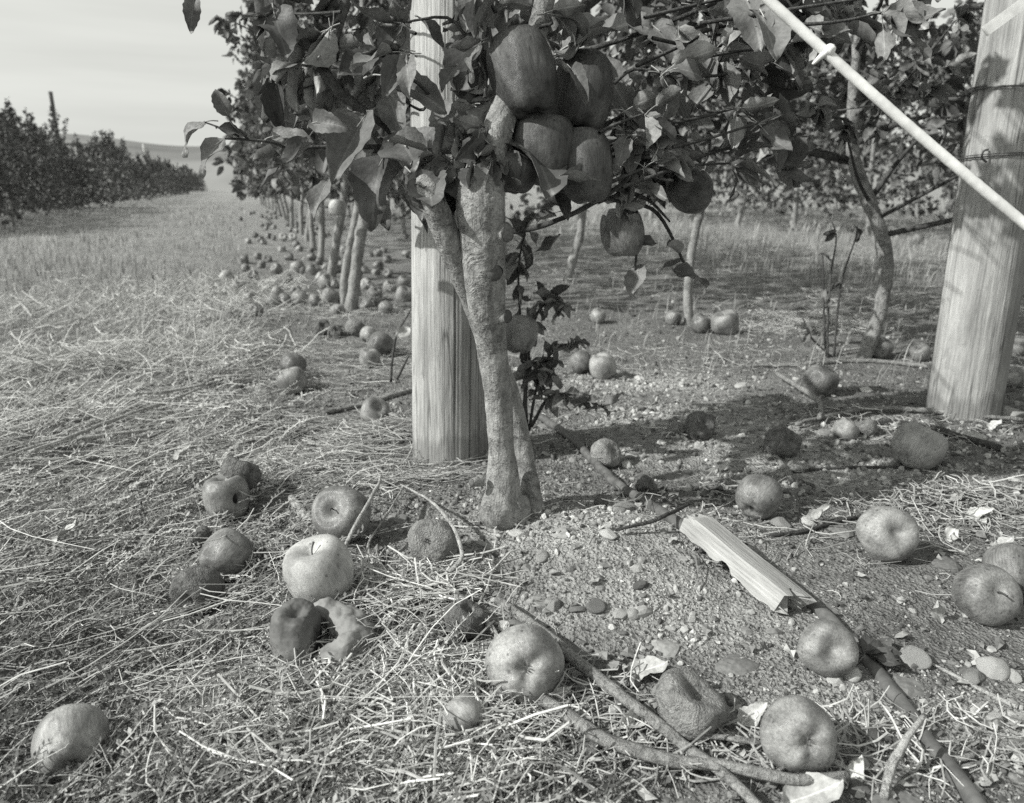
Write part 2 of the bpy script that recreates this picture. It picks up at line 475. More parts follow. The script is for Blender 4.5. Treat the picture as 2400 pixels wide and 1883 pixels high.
M['hole'] = mat_tint('dark_hole_fill', 0.02, 0.05, 0.9, 0.1, src='rand')  # near-black fill standing in for the shade inside apple holes
M['stem'] = mat_tint('apple_stem', 0.06, 0.14, 0.8, 0.2, 40.0, 0.3, src='rand')
M['post'] = mat_wood('weathered_post', 0.31, 0.50)
M['post2'] = mat_wood('grey_weathered_post', 0.28, 0.48)
M['lath'] = mat_wood('split_lath', 0.30, 0.52, crack=False)
M['pole'] = mat_tint('far_pole', 0.06, 0.1, 0.9, 0.1, src='rand')
M['pole_pale'] = mat_tint('far_pale_post', 0.5, 0.6, 0.9, 0.1, src='rand')
M['bark'] = mat_bark('apple_bark', 0.15, 0.40)
M['bark_dark'] = mat_bark('dark_bark', 0.05, 0.13, 1.3)
M['bark_far'] = mat_bark('far_bark', 0.20, 0.38, 0.8)
M['cut'] = mat_tint('pruning_cut', 0.09, 0.17, 0.9, 0.1, 300.0, 0.3, src='rand')
M['stick'] = mat_bark('fallen_branch_bark', 0.20, 0.42, 3.0)
M['stick_dark'] = mat_bark('dark_twig_bark', 0.06, 0.13, 3.0)
M['twig'] = mat_bark('bleached_twig', 0.40, 0.66, 4.0)
M['leaf_top'] = mat_leaf('leaf_upper_side', 0.08, 0.22, transl=0.14, rough=0.5, spec=0.28)
M['leaf_under'] = mat_leaf('leaf_under_side', 0.20, 0.36, transl=0.14, rough=0.6)
M['leaf_far'] = mat_leaf('foliage', 0.07, 0.29, 'attr', transl=0.16, rough=0.5, spec=0.3)
M['leaf_dry'] = mat_leaf('dry_leaf_upper', 0.46, 0.66, transl=0.12, rough=0.7, spec=0.2)
M['leaf_dry_dark'] = mat_leaf('withered_leaf', 0.10, 0.2, transl=0.1, rough=0.7, spec=0.2)
M['hose'] = mat_tint('drip_hose', 0.09, 0.14, 0.55, 0.3, 60.0, 0.35, src='rand', bump=0.002)
M['rope'] = mat_tint('white_cord', 0.66, 0.8, 0.8, 0.1, 45.0, 0.16, src='rand')
M['wire'] = mat_tint('steel_wire', 0.06, 0.1, 0.5, 0.5, src='rand')
M['hill'] = mat_tint('dry_hillside', 0.17, 0.28, 0.95, 0.05, 0.05, 0.2)

# ================================================================== the setting
# weed boundary: left of this line the ground is covered by low weeds and turf
_wb = np.array([flat(u, v) for u, v in [(1300, 1960), (1150, 1860), (1010, 1700), (900, 1480), (720, 1330), (600, 1150), (560, 1000), (560, 820), (540, 700), (560, 600), (570, 520), (566, 470)]])
_o = np.argsort(_wb[:, 1]); _wb = _wb[_o]
def weed_d(x, y):                  # >0 inside the weeds (metres from the edge, roughly)
    return np.interp(y, _wb[:, 1], _wb[:, 0]) + 0.05 * vnoise2(x, y, 6.0, 31) * np.clip(y, 0.5, 4) - x
PALE = [(flat(1400, 1300), 0.26, 0.15), (flat(1560, 1450), 0.20, 0.09), (flat(1700, 1060), 0.30, 0.15), (flat(1250, 1480), 0.1, 0.05), (flat(1500, 900), 0.35, 0.16), (flat(2050, 1120), 0.25, 0.10), (flat(1650, 1000), 0.3, 0.2), (flat(2200, 1700), 0.2, 0.08)]
def pale_f(x, y):
    r = 0
    for c, a, b in PALE:
        r = np.maximum(r, np.exp(-(((x - c[0]) / a) ** 2 + ((y - c[1]) / b) ** 2) ** 1.5))
    r = r * (0.75 + 0.5 * vnoise2(x, y, 9.0, 41))
    return np.clip(r, 0, 1)

def build_ground():
    n = 360
    a = 0.26; b = math.asinh(900 / a)
    s = np.sinh(np.linspace(-1, 1, n) * b) * a
    X, Y = np.meshgrid(s, s + 1.05, indexing='xy')
    Z = hz(X, Y)
    x, y = X.ravel(), Y.ravel()
    V = np.stack([x, y, Z.ravel()], -1)
    i = np.arange(n - 1)[:, None] * n + np.arange(n - 1)[None, :]
    F = np.stack([i, i + 1, i + n + 1, i + n], -1).reshape(-1, 4)
    pale = pale_f(x, y)
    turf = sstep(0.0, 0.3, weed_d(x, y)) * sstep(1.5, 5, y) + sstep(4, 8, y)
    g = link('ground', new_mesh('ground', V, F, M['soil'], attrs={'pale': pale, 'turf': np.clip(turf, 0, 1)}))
    tag(g, kind='structure', label='bare gravelly orchard soil running into turf')
build_ground()

def build_hill():
    # a long dry hill far behind the orchard: dome above, gullied bluff below
    us = np.linspace(-1500, 3200, 150)
    rows = [0, 0.12, 0.25, 0.4, 0.47, 0.55, 0.7, 0.85, 1.0]
    V = []; T = []
    for u in us:
        d = ray(u, 437); d = d[:2] / d[1]
        top = 12.6 + 2.2 * math.sin(u / 240.0 + 1.25) + 1.2 * math.sin(u / 90.0)
        top *= 1.0 + 0.25 * math.sin(u / 900.0)
        gul = 3.0 * vnoise2(u / 14.0, 0.0, 1.0, 77) + 2 * vnoise2(u / 5.0, 3.0, 1.0, 78)
        for r in rows:
            if r <= 0.4:
                y = 150 + r * 35 + gul * (0.4 - abs(r - 0.2)); z = top * r * 1.05
            else:
                y = 164 + (r - 0.4) * 150; z = top * (0.42 + 0.58 * math.sin((r - 0.4) / 0.6 * math.pi / 2))
            V.append((d[0] * y, y, float(z) - 0.6)); T.append(0.85 if r < 0.42 else 0.35)
    m = len(rows); n = len(us)
    i = np.arange(n - 1)[:, None] * m + np.arange(m - 1)[None, :]
    F = np.stack([i, i + m, i + m + 1, i + 1], -1).reshape(-1, 4)
    V = np.array(V); 
    o = link('hill', new_mesh('hill', V, F, M['hill'], np.array(T) + 0.12 * vnoise3(V, 0.15, 4)))
    tag(o, kind='structure', label='pale dry hill behind the end of the lane')
build_hill()

# ------------------------------------------------------------------ loose ground cover
def sample_ground(n, y0, y1, spread=0.78, pad=0.25):
    y = y0 * (y1 / y0) ** U(0, 1, n)
    x = U(-1, 1, n) * (spread * y + pad)
    return x, y
octV = np.array([[1, 0, 0], [-1, 0, 0], [0, 1, 0], [0, -1, 0], [0, 0, 1], [0, 0, -1]], float)
octF = np.array([[0, 2, 4], [2, 1, 4], [1, 3, 4], [3, 0, 4], [2, 0, 5], [1, 2, 5], [3, 1, 5], [0, 3, 5]])
def ico(sub=1):
    t = (1 + 5 ** .5) / 2
    V = np.array([[-1, t, 0], [1, t, 0], [-1, -t, 0], [1, -t, 0], [0, -1, t], [0, 1, t], [0, -1, -t], [0, 1, -t], [t, 0, -1], [t, 0, 1], [-t, 0, -1], [-t, 0, 1]], float)
    F = np.array([[0, 11, 5], [0, 5, 1], [0, 1, 7], [0, 7, 10], [0, 10, 11], [1, 5, 9], [5, 11, 4], [11, 10, 2], [10, 7, 6], [7, 1, 8], [3, 9, 4], [3, 4, 2], [3, 2, 6], [3, 6, 8], [3, 8, 9], [4, 9, 5], [2, 4, 11], [6, 2, 10], [8, 6, 7], [9, 8, 1]])
    V /= np.linalg.norm(V, axis=1)[:, None]
    for _ in range(sub):
        vs = [tuple(v) for v in V]; cache = {}; nf = []
        def mid(a, b):
            k = (min(a, b), max(a, b))
            if k not in cache:
                m = (np.array(vs[a]) + np.array(vs[b])) / 2; m /= np.linalg.norm(m)
                cache[k] = len(vs); vs.append(tuple(m))
            return cache[k]
        for a, b, c in F:
            x, y, z = mid(a, b), mid(b, c), mid(c, a)
            nf += [[a, x, z], [b, y, x], [c, z, y], [x, y, z]]
        V, F = np.array(vs), np.array(nf)
    return V, F

def build_crumbs():
    prot = [(octV * U(0.6, 1.25, (6, 1)) + U(-.2, .2, (6, 3)), octF) for _ in range(14)]
    ic = ico(0)
    prot += [(ic[0] * U(0.75, 1.2, (12, 1)), ic[1]) for _ in range(6)]
    n = 125000
    x, y = sample_ground(n, 0.42, 4.5)
    wd = weed_d(x, y); p = pale_f(x, y)
    dens = np.where(wd > 0.05, 0.10, 0.60 + 0.40 * p) * np.where(y > 2.2, 0.6, 1)
    dens *= 0.55 + 0.6 * sstep(-0.35, 0.3, vnoise2(x, y, 8.0, 51))
    k = U(0, 1, n) < dens
    x, y, p = x[k], y[k], p[k]; n = len(x)
    s = 0.0012 + 0.0009 * RNG.exponential(1.0, n) * (1 + 0.4 * p); s = np.clip(s, 0.001, 0.0055)
    s *= np.clip(y / 1.0, 0.8, 1.6)
    S = s[:, None] * U(0.7, 1.3, (n, 3)); S[:, 2] *= 0.7
    T = np.stack([x, y, hz(x, y) + 0.25 * s], -1)
    tint = np.clip(0.17 + 0.30 * p + RNG.normal(0, 0.24, n) + 0.14 * vnoise2(x, y, 12.0, 61), 0.0, 1)
    big = s > 0.004
    idx = np.where(big, RNG.integers(14, 20, n), RNG.integers(0, 14, n))
    me = scatter('gravel', prot, idx, rand_rot(n), T, S, tint, M['crumb'], smooth=False)
    tag(link('gravel', me), 'small gravel and soil crumbs strewn over the bare earth', 'gravel', kind='stuff')
build_crumbs()

def sprig_proto(nl, rng, leafy=1.0):
    m = 7
    t = np.linspace(0, 1, m)
    amp = rng.uniform(-.12, .12); arch = rng.uniform(0.02, 0.22)
    pts = np.stack([t, amp * np.sin(t * rng.uniform(2, 6)) + 0.02 * rng.normal(size=m), arch * np.sin(t * np.pi * rng.uniform(.6, 1.0)) + 0.01], -1)
    V, F = tube(pts, [0.014, 0.006], 3, cap=False)
    parts = [(V, F)]; vt = [np.full(len(V), 0.5)]
    for i in range(nl):
        s = (i + rng.uniform(.3, .9)) / nl
        c = np.array([np.interp(s, t, pts[:, q]) for q in range(3)])
        sg = 1 if i % 2 else -1
        ang = sg * rng.uniform(.5, 1.3)
        d = np.array([math.cos(ang), math.sin(ang), rng.uniform(-.1, .9)]); d /= np.linalg.norm(d)
        sd = np.cross(d, [rng.normal() * .4, rng.normal() * .4, 1]); sd /= np.linalg.norm(sd)
        ll = rng.uniform(.05, .13) * leafy; w = ll * rng.uniform(.16, .3)
        Vl = np.array([c, c + d * ll * .5 + sd * w, c + d * ll, c + d * ll * .5 - sd * w])
        parts.append((Vl, np.array([[0, 1, 2], [0, 2, 3]]))); vt.append(np.full(4, rng.uniform(-.12, .12)))
    V, F = merge(parts)
    return V, F, np.concatenate(vt)
def build_weeds():
    r = np.random.default_rng(5)
    prot = [sprig_proto(int(r.integers(12, 22)), r) for _ in range(16)]
    n = 20500
    x, y = sample_ground(n, 0.42, 3.6, 0.80, 0.3)
    wd = weed_d(x, y)
    bare = np.clip((flat(880, 1000)[0] - x) / 0.2, 0, 1)
    p = np.where(wd > 0, 1.0, np.exp(wd / 0.05) * 0.8)
    p *= 0.6 + 0.4 * sstep(-0.5, 0.2, vnoise2(x, y, 5.0, 71))
    k = (U(0, 1, n) < p)
    x, y = x[k], y[k]; n = len(x)
    s = U(0.035, 0.085, n) * np.clip(y, 0.75, 2.0) ** 0.4
    ang = RNG.normal(0.5, 1.1, n)
    up = np.abs(RNG.normal(0.12, 0.22, n))
    d = np.stack([np.cos(ang), np.sin(ang), up], -1)
    R = rot_from(d, np.stack([RNG.normal(0, .4, n), RNG.normal(0, .4, n), np.ones(n)], -1))
    T = np.stack([x, y, hz(x, y) + U(-0.002, 0.022, n) ], -1)
    tint = np.clip(RNG.normal(0.18, 0.18, n) + 0.14 * vnoise2(x, y, 4.0, 72) + 0.30 * sstep(0.75, 1.6, y), 0.0, 1.1)
    me = scatter('weeds', prot, RNG.integers(0, len(prot), n), R, T, s, tint, M['weed'])
    tag(link('low_weeds', me), 'low wiry weeds with tiny leaves covering the left of the ground', 'weeds', kind='stuff')
build_weeds()

def straw_protos(k=10):
    out = []
    r = np.random.default_rng(9)
    for _ in range(k):
        m = 5; t = np.linspace(-.5, .5, m)
        b = r.uniform(-.3, .3); kink = r.uniform(-.22, .22); kp = r.uniform(-.3, .3)
        pts = np.stack([t, b * t * t * 2 + kink * np.abs(t - kp), 0.03 * np.sin(t * 5)], -1)
        V, F = tube(pts, [0.5 * 0.02, 0.4 * 0.02], 4, cap=False, flat_k=r.choice([.35, 1.0]))
        out.append((V, F, np.zeros(len(V))))
    return out
STRAW = straw_protos()
def straw(name, label, n, cx, rx, ang, spread_a, ln, th, tint, lift=(0.002, 0.02), tilt=0.1, dens=None):
    """straws in an oval of ground: cx centre, rx radii; ang mean heading"""
    a = U(0, 2 * np.pi, n); q = np.sqrt(U(0, 1, n)) * (1 + 0.25 * RNG.normal(size=n))
    x = cx[0] + rx[0] * q * np.cos(a); y = cx[1] + rx[1] * q * np.sin(a)
    return straw_at(x, y, ang, spread_a, ln, th, tint, lift, tilt)
def straw_at(x, y, ang, spread_a, ln, th, tint, lift, tilt):
    n = len(x)
    h = RNG.normal(ang, spread_a, n)
    d = np.stack([np.cos(h), np.sin(h), RNG.normal(0, tilt, n)], -1)
    R = rot_from(d, np.stack([RNG.normal(0, .5, n), RNG.normal(0, .5, n), np.ones(n)], -1))
    l = U(*ln, n); w = U(*th, n)
    S = np.stack([l, w / 0.02, w / 0.02], -1)
    T = np.stack([x, y, hz(x, y) + U(*lift, n) + 0.3 * l * np.abs(d[:, 2])], -1)
    return dict(R=R, T=T, S=S, tint=np.clip(RNG.normal(*tint, n), 0.02, 1.1), idx=RNG.integers(0, len(STRAW), n))
def straw_obj(name, label, sets):
    c = {k: np.concatenate([s[k] for s in sets]) for k in sets[0]}
    me = scatter(name, STRAW, c['idx'], c['R'], c['T'], c['S'], c['tint'], M['straw'])
    return tag(link(name, me), label, 'straw', kind='stuff')
def oval(n, c, rx, ry):
    a = U(0, 2 * np.pi, n); q = np.sqrt(U(0, 1, n)) * (1 + 0.22 * RNG.normal(size=n))
    return c[0] + rx * q * np.cos(a), c[1] + ry * q * np.sin(a)
def build_straw():
    sets = []
    # long pale stalks lying in the weeds on the left, mostly one way
    x, y = sample_ground(5200, 0.6, 4.5, 0.80, 0.2)
    wd = weed_d(x, y); k = (wd > -0.05) & (U(0, 1, len(x)) < np.where(y > 1.3, 0.9, 0.20) * (0.30 + 0.70 * sstep(-.35, .25, vnoise2(x, y, 1.7, 33))))
    x, y = x[k], y[k]
    s = straw_at(x, y, 0.55, 0.55, (0.05, 0.22), (0.0008, 0.0022), (0.72, 0.25), (0.01, 0.05), 0.16)
    s['S'][:, 1:] *= np.clip(y / 1.3, 0.8, 1.9)[:, None]
    sets.append(s)
    # short criss-cross bits everywhere in the weeds
    x, y = sample_ground(5600, 0.42, 2.6, 0.80, 0.2)
    wd = weed_d(x, y); k = (wd > -0.1) & (U(0, 1, len(x)) < 0.75); x, y = x[k], y[k]
    sets.append(straw_at(x, y, 0.3, 1.6, (0.012, 0.06), (0.0007, 0.0018), (0.36, 0.28), (0.004, 0.03), 0.35))
    for c, rx, ry, m in [((300, 720), .9, .6, 900), ((470, 690), .5, .6, 700), ((180, 860), .5, .3, 500), ((380, 840), .4, .3, 450), ((60, 980), .3, .2, 260)]:
        x, y = oval(m, flat(*c), rx, ry)
        s = straw_at(x, y, 0.6, 0.8, (0.05, 0.17), (0.0010, 0.0024), (0.74, 0.22), (0.005, 0.03), 0.42)
        s['S'][:, 1:] *= np.clip(y / 1.6, 0.8, 1.8)[:, None]; sets.append(s)
    straw_obj('dry_stalks', 'pale dry grass stalks lying across the weeds on the left', sets)
    sets = []
    # straw pile between the split apple and the fallen branches
    for c, rx, ry, n, t in [((950, 1640), .10, .07, 620, .60), ((1000, 1790), .10, .055, 560, .66), ((880, 1760), .09, .05, 420, .62), ((700, 1700), .13, .045, 320, .45), ((960, 1430), .11, .06, 520, .58), ((1080, 1850), .09, .04, 240, .5), ((760, 1850), .12, .035, 320, .6), ((620, 1640), .1, .04, 160, .4)]:
        x, y = oval(n, flat(*c), rx, ry)
        sets.append(straw_at(x, y, 0.4, 1.3, (0.010, 0.075), (0.0005, 0.0020), (t, 0.27), (0.001, 0.02), 0.22))
        x, y = oval(n // 5, flat(*c), rx, ry)
        sets.append(straw_at(x, y, 0.2, 1.2, (0.03, 0.13), (0.0012, 0.0034), (t + .10, 0.22), (0.006, 0.026), 0.16))
    straw_obj('straw_pile', 'loose pale straw heaped at the bottom centre beside the branches', sets)
    sets = []
    # flattened straw under the trees, lying across the row
    for c, rx, ry, n in [((760, 850), .5, .35, 950), ((760, 1030), .28, .16, 620), ((700, 1080), .25, .12, 330), ((860, 1130), .2, .1, 380), ((700, 720), .6, .5, 700)]:
        x, y = oval(n, flat(*c), rx, ry)
        sets.append(straw_at(x, y, 0.10, 0.62, (0.025, 0.14), (0.0009, 0.0024), (0.38, 0.24), (0.001, 0.016), 0.10))
    straw_obj('flattened_straw', 'flattened brown straw lying under the tree row', sets)
    sets = []
    for c, rx, ry, n, t in [((2230, 1200), .22, .12, 420, .34), ((1870, 760), .40, .28, 800, .62), ((2150, 1780), .2, .05, 200, .45), ((1700, 1790), .16, .04, 130, .45), ((2100, 1010), .3, .14, 170, .5), ((1600, 850), .5, .25, 260, .5), ((1400, 1000), .3, .2, 170, .45), ((1750, 1250), .4, .25, 150, .4), ((2330, 850), .3, .2, 150, .55), ((1300, 1650), .1, .06, 120, .45), ((1250, 1780), .16, .06, 230, .42)]:
        x, y = oval(n, flat(*c), rx, ry)
        sets.append(straw_at(x, y, 0.35, 1.0, (0.010, 0.085), (0.0007, 0.0028), (t, 0.25), (0.001, 0.014), 0.12))
    for c, rx, ry, n in [((1950, 600), 1.2, 1.0, 500), ((1500, 650), 1.0, .9, 400), ((2100, 720), .8, .5, 350)]:
        x, y = oval(n, flat(*c), rx, ry)
        sets.append(straw_at(x, y, 0.2, 0.9, (0.03, 0.16), (0.0015, 0.004), (.45, .25), (0.002, 0.03), 0.12))
    straw_obj('scattered_straw', 'scattered straw and chaff on the bare soil at right', sets)
build_straw()

def build_grass():
    bl = np.array([[0, -.5, 0], [0, .5, 0], [.12, .3, .6], [.12, -.3, .6], [.4, 0, 1.0]])
    bF = np.array([[0, 1, 2], [0, 2, 3], [3, 2, 4]])
    prot = [(bl * np.array([k, 1, 1]), bF, np.array([-.12, -.12, 0, 0, .1])) for k in (0.3, 1.0, 1.7)]
    n = 56000
    y = 2.0 * (40 / 2.0) ** U(0, 1, n)
    x = U(-1, 1, n) * (0.80 * y + 0.4)
    wd = weed_d(x, y)
    rowd = (x - M2[0]) * PERP[0] + (y - M2[1]) * PERP[1]
    p = np.where(wd > 0, 1.0, 0.10 + 0.7 * sstep(2.2, 2.9, rowd) * (0.35 + 0.65 * sstep(-.3, .3, vnoise2(x, y, 0.8, 83))))
    p *= np.where((wd > 0) & (y < 3), sstep(1.9, 3.0, y), 1)
    k = U(0, 1, n) < p
    x, y = x[k], y[k]; n = len(x)
    hgt = U(0.015, 0.085, n) * (0.4 + 1.1 * sstep(-.4, .5, vnoise2(x, y, 1.3, 84))) * (1 + 0.5 * sstep(2.2, 3.0, (x - M2[0]) * PERP[0] + (y - M2[1]) * PERP[1]))
    w = np.clip(0.0012 * y, 0.002, 0.02) * U(.6, 1.3, n)
    a = RNG.normal(0.4, 1.3, n)
    R = rot_z(a)
    S = np.stack([hgt * U(.5, 2.2, n), w, hgt], -1)
    tint = np.clip(0.50 + 0.24 * vnoise2(x, y, 0.9, 81) + 0.12 * vnoise2(x, y, 3.0, 82) + RNG.normal(0, .15, n), 0.02, 1)
    T = np.stack([x, y, hz(x, y) - 0.002], -1)
    me = scatter('grass', prot, RNG.integers(0, 3, n), R, T, S, tint, M['grass'])
    tag(link('lane_grass', me), 'short dry grass of the lane and the strip behind the trees', 'grass', kind='stuff')
build_grass()

def leaf_bits():
    out = []
    r = np.random.default_rng(21)
    for _ in range(8):
        g = [(-.5, 0), (-.2, .22), (.15, .26), (.5, 0), (.15, -.24), (-.2, -.2)]
        V = np.array([[0, 0, r.uniform(-.12, .12)]] + [[a * r.uniform(.7, 1.1), b * r.uniform(.6, 1.2), r.uniform(-.14, .2)] for a, b in g])
        F = np.array([[0, i + 1, (i + 1) % 6 + 1] for i in range(6)])
        out.append((V, F, np.zeros(7)))
    return out
def build_litter():
    pr = leaf_bits()
    n = 4200
    x, y = sample_ground(n, 0.42, 4.5)
    wd = weed_d(x, y); k = (U(0, 1, n) < np.where(wd > 0.05, 0.10, 0.55) * (0.35 + 0.9 * sstep(-0.2, 0.4, vnoise2(x, y, 4.0, 91))))
    x, y = x[k], y[k]
    ex = [oval(m, flat(*c), rx, ry) for m, c, rx, ry in [(260, (2270, 1200), .2, .12), (120, (2330, 1090), .2, .1), (100, (1250, 1700), .2, .08), (110, (2100, 1800), .25, .06), (90, (1880, 780), .3, .2), (70, (1600, 1220), .2, .1)]]
    x = np.concatenate([x] + [e[0] for e in ex]); y = np.concatenate([y] + [e[1] for e in ex]); n = len(x)
    R = rot_from(np.stack([np.cos(a := U(0, 6.28, n)), np.sin(a), RNG.normal(0, .25, n)], -1), np.stack([RNG.normal(0, .35, n), RNG.normal(0, .35, n), np.ones(n)], -1))
    s = U(0.007, 0.026, n)
    T = np.stack([x, y, hz(x, y) + 0.15 * s + 0.002], -1)
    me = scatter('litter', pr, RNG.integers(0, 8, n), R, T, s, np.clip(RNG.normal(.36, .25, n), 0, 1.1), M['litter'])
    tag(link('leaf_litter', me), 'crumbled dry leaf litter scattered over the soil', 'leaf litter', kind='stuff')
build_litter()
def build_pebbles():
    ic = ico(1); r = np.random.default_rng(4); prot = []
    for _ in range(10):
        f = np.full(len(ic[0]), 1.2)
        for _q in range(9):
            nn = r.normal(size=3); nn /= np.linalg.norm(nn)
            f = np.minimum(f, r.uniform(.7, 1.02) / np.clip(ic[0] @ nn, .05, 1))
        prot.append((ic[0] * f[:, None], ic[1]))
    n = 520
    x, y = sample_ground(n, 0.45, 3.0)
    k = (weed_d(x, y) < -.02) & (U(0, 1, n) < .35 + .65 * sstep(-.1, .4, vnoise2(x, y, 3.0, 15)))
    x, y = x[k], y[k]; n = len(x)
    s = .003 + .0085 * U(0, 1, n) ** 2.6
    S = s[:, None] * U(.7, 1.25, (n, 3)); S[:, 2] *= .6
    T = np.stack([x, y, hz(x, y) + .15 * s], -1)
    nc = 700                         # soil clods
    xc, yc = sample_ground(nc, 0.45, 3.5)
    k = weed_d(xc, yc) < -.02; xc, yc = xc[k], yc[k]; nc = len(xc)
    sc = .004 + .016 * U(0, 1, nc) ** 2.2; Sc = sc[:, None] * U(.7, 1.3, (nc, 3)); Sc[:, 2] *= .45
    x, y, n = np.concatenate([x, xc]), np.concatenate([y, yc]), n + nc
    S = np.concatenate([S, Sc]); T = np.concatenate([T, np.stack([xc, yc, hz(xc, yc) - .1 * sc], -1)])
    ti = np.concatenate([np.clip(RNG.normal(.42, .2, n - nc), 0, 1), np.clip(.12 + .3 * pale_f(xc, yc) + RNG.normal(0, .06, nc), 0, 1)])
    me = scatter('pebbles', prot, RNG.integers(0, 10, n), rot_z(U(0, 6.28, n)), T, S, ti, M['crumb'], smooth=False)
    tag(link('pebbles', me), 'small pebbles and clods strewn over the bare soil', 'pebbles', kind='stuff')
build_pebbles()

# ================================================================== leaves
def leaf_grid(seed, ns=13, na=5, fold=0.25, bend=0.3, twist=0.2, width=0.3, wave=0.04):
    r = np.random.default_rng(seed)
    s = np.linspace(0, 1, ns); a = np.linspace(-1, 1, na)
    S, A = np.meshgrid(s, a, indexing='ij')
    wprof = np.clip(np.sin(np.pi * S ** 0.82), 0, 1) ** 0.75 * width * (1 - 0.25 * S)
    wprof = wprof * (1 + np.where(np.abs(A) > .9, 0.055 * ((np.arange(ns)[:, None] % 2) * 2 - 1), 0))
    y = A * wprof
    z = fold * np.abs(y) + wave * np.sin(S * 9 + A * 2 + r.uniform(0, 6)) * np.abs(A) - 0.25 * fold * wprof
    x = S.copy()
    th = bend * S * 1.6                       # arch along the midrib
    x2 = np.where(abs(bend) > 1e-3, np.sin(th) / (bend * 1.6 + 1e-9), S)
    z2 = np.where(abs(bend) > 1e-3, -(1 - np.cos(th)) / (bend * 1.6 + 1e-9), 0 * S)
    X = x2 + z * np.sin(th); Z = z2 + z * np.cos(th)
    tw = twist * S
    Y = y * np.cos(tw) - (Z - z2) * np.sin(tw); Z = z2 + (Z - z2) * np.cos(tw) + y * np.sin(tw)
    V = np.stack([X, Y, Z], -1).reshape(-1, 3)
    i = np.arange(ns - 1)[:, None] * na + np.arange(na - 1)[None, :]
    F = np.stack([i, i + na, i + na + 1, i + 1], -1).reshape(-1, 4)
    return V, F
def leaf_mesh(name, seed, mtop, munder, mstem, petiole=0.32, **kw):
    V, F = leaf_grid(seed, **kw); n = len(V)
    V2 = V.copy(); V2[:, 2] -= 0.008
    Fq = tri(F); Fb = tri(F)[:, ::-1] + n
    pV, pF = tube(cr([(-petiole, 0.02 * (seed % 3 - 1), -0.10), (-petiole * .5, 0, -0.03), (0.0, 0, -.004), (0.25, 0, V[len(V) // 4][2] * 0 - .012)], 3), [0.016, 0.012, 0.008], 4, cap=False)
    Vall = np.concatenate([V, V2, pV]); Fall = np.concatenate([Fq, Fb, pF + 2 * n])
    mi = np.concatenate([np.zeros(len(Fq)), np.ones(len(Fb)), np.full(len(pF), 2)]).astype(int)
    return new_mesh(name, Vall, Fall, [mtop, munder, mstem], mat_idx=mi)
LEAF = [leaf_mesh('leaf', 100 + i, M['leaf_top'], M['leaf_under'], M['leaf_under'], fold=f, bend=b, twist=t, width=w, wave=wv)
        for i, (f, b, t, w, wv) in enumerate([(.4, .45, .35, .30, .06), (.8, .35, -.4, .29, .05), (.3, .8, .5, .31, .07), (.5, -.45, .3, .28, .06), (1.3, .5, .3, .30, .05), (.45, .3, -.7, .31, .08), (.6, .9, -.4, .27, .06), (.5, .6, .8, .25, .07)])]
DRY = [leaf_mesh('dry_leaf', 200 + i, M['leaf_dry'], M['leaf_dry'], M['leaf_dry'], petiole=.2, fold=f, bend=b, twist=t, width=w, wave=wv)
       for i, (f, b, t, w, wv) in enumerate([(.9, -.6, .5, .30, .09), (.3, -.4, -.6, .33, .1), (1.5, .5, .3, .28, .08), (.5, -.9, .8, .3, .12)])]
DRYD = [leaf_mesh('withered_leaf', 300 + i, M['leaf_dry_dark'], M['leaf_dry_dark'], M['leaf_dry_dark'], petiole=.25, fold=f, bend=b, twist=t, width=w, wave=wv)
        for i, (f, b, t, w, wv) in enumerate([(.9, .5, .4, .28, .08), (.4, .3, -.4, .3, .08)])]
def mid_proto(seed, fold, bend, w):
    V, F = leaf_grid(seed, ns=5, na=3, fold=fold, bend=bend, twist=0.2, width=w, wave=.05)
    return V, tri(F), np.zeros(len(V))
MID = [mid_proto(400 + i, f, b, w) for i, (f, b, w) in enumerate([(.5, .4, .3), (.9, .2, .28), (.2, .7, .3), (.6, -.3, .26)])]
LOW = [(np.array([[0, 0, 0], [.45, .3, .1], [1, 0, -.05], [.45, -.3, .1]]) + np.array([0, 0, 0]), np.array([[0, 2, 1], [0, 3, 2]]), np.zeros(4)),
       (np.array([[0, 0, 0], [.5, .28, -.1], [.9, 0, -.3], [.4, -.3, -.05]]), np.array([[0, 2, 1], [0, 3, 2]]), np.zeros(4))]

def part_world(name, VF, mat, root, smooth=True, tint=None):
    V, F = VF
    V = np.asarray(V, float) - np.array(root.location)
    return link(name, new_mesh(name, V, F, mat, tint, smooth), root)
def leaf_obj(root, base, d, nrm, length, k, meshes=LEAF, name='leaf', wk=1.0):
    R = rot_from(np.asarray(d, float), np.asarray(nrm, float))
    return link(name, meshes[k % len(meshes)], root, np.asarray(base) - np.array(root.location), mquat(R), (length, length * wk, length))

def cluster_leaves(C, out, per, length, droop=0.35, jit=0.9):
    """leaf transforms round cluster centres C with outward directions"""
    n = len(C) * per
    c = np.repeat(C, per, 0); o = np.repeat(out, per, 0)
    d = o * 0.75 + RNG.normal(0, jit * 0.6, (n, 3)); d[:, 2] -= droop
    d /= np.linalg.norm(d, axis=1)[:, None] + 1e-9
    base = c + d * U(0.0, 0.35, n)[:, None] * length
    nr = np.stack([RNG.normal(0, .75, n), RNG.normal(0, .75, n), np.full(n, .75)], -1) + o * 0.3
    return base, d, nr, U(0.7, 1.15, n) * length

def leaf_sheet(name, root, tr, protos, mat, tint_mu=0.45, tint_sd=0.22):
    base, d, nr, ln = tr
    n = len(base)
    me = scatter(name, protos, RNG.integers(0, len(protos), n), rot_from(d, nr), base - np.array(root.location), ln,
                 np.clip(RNG.normal(tint_mu, tint_sd, n), 0, 1), mat, smooth=True)
    return tag(link(name, me, root), kind='stuff')

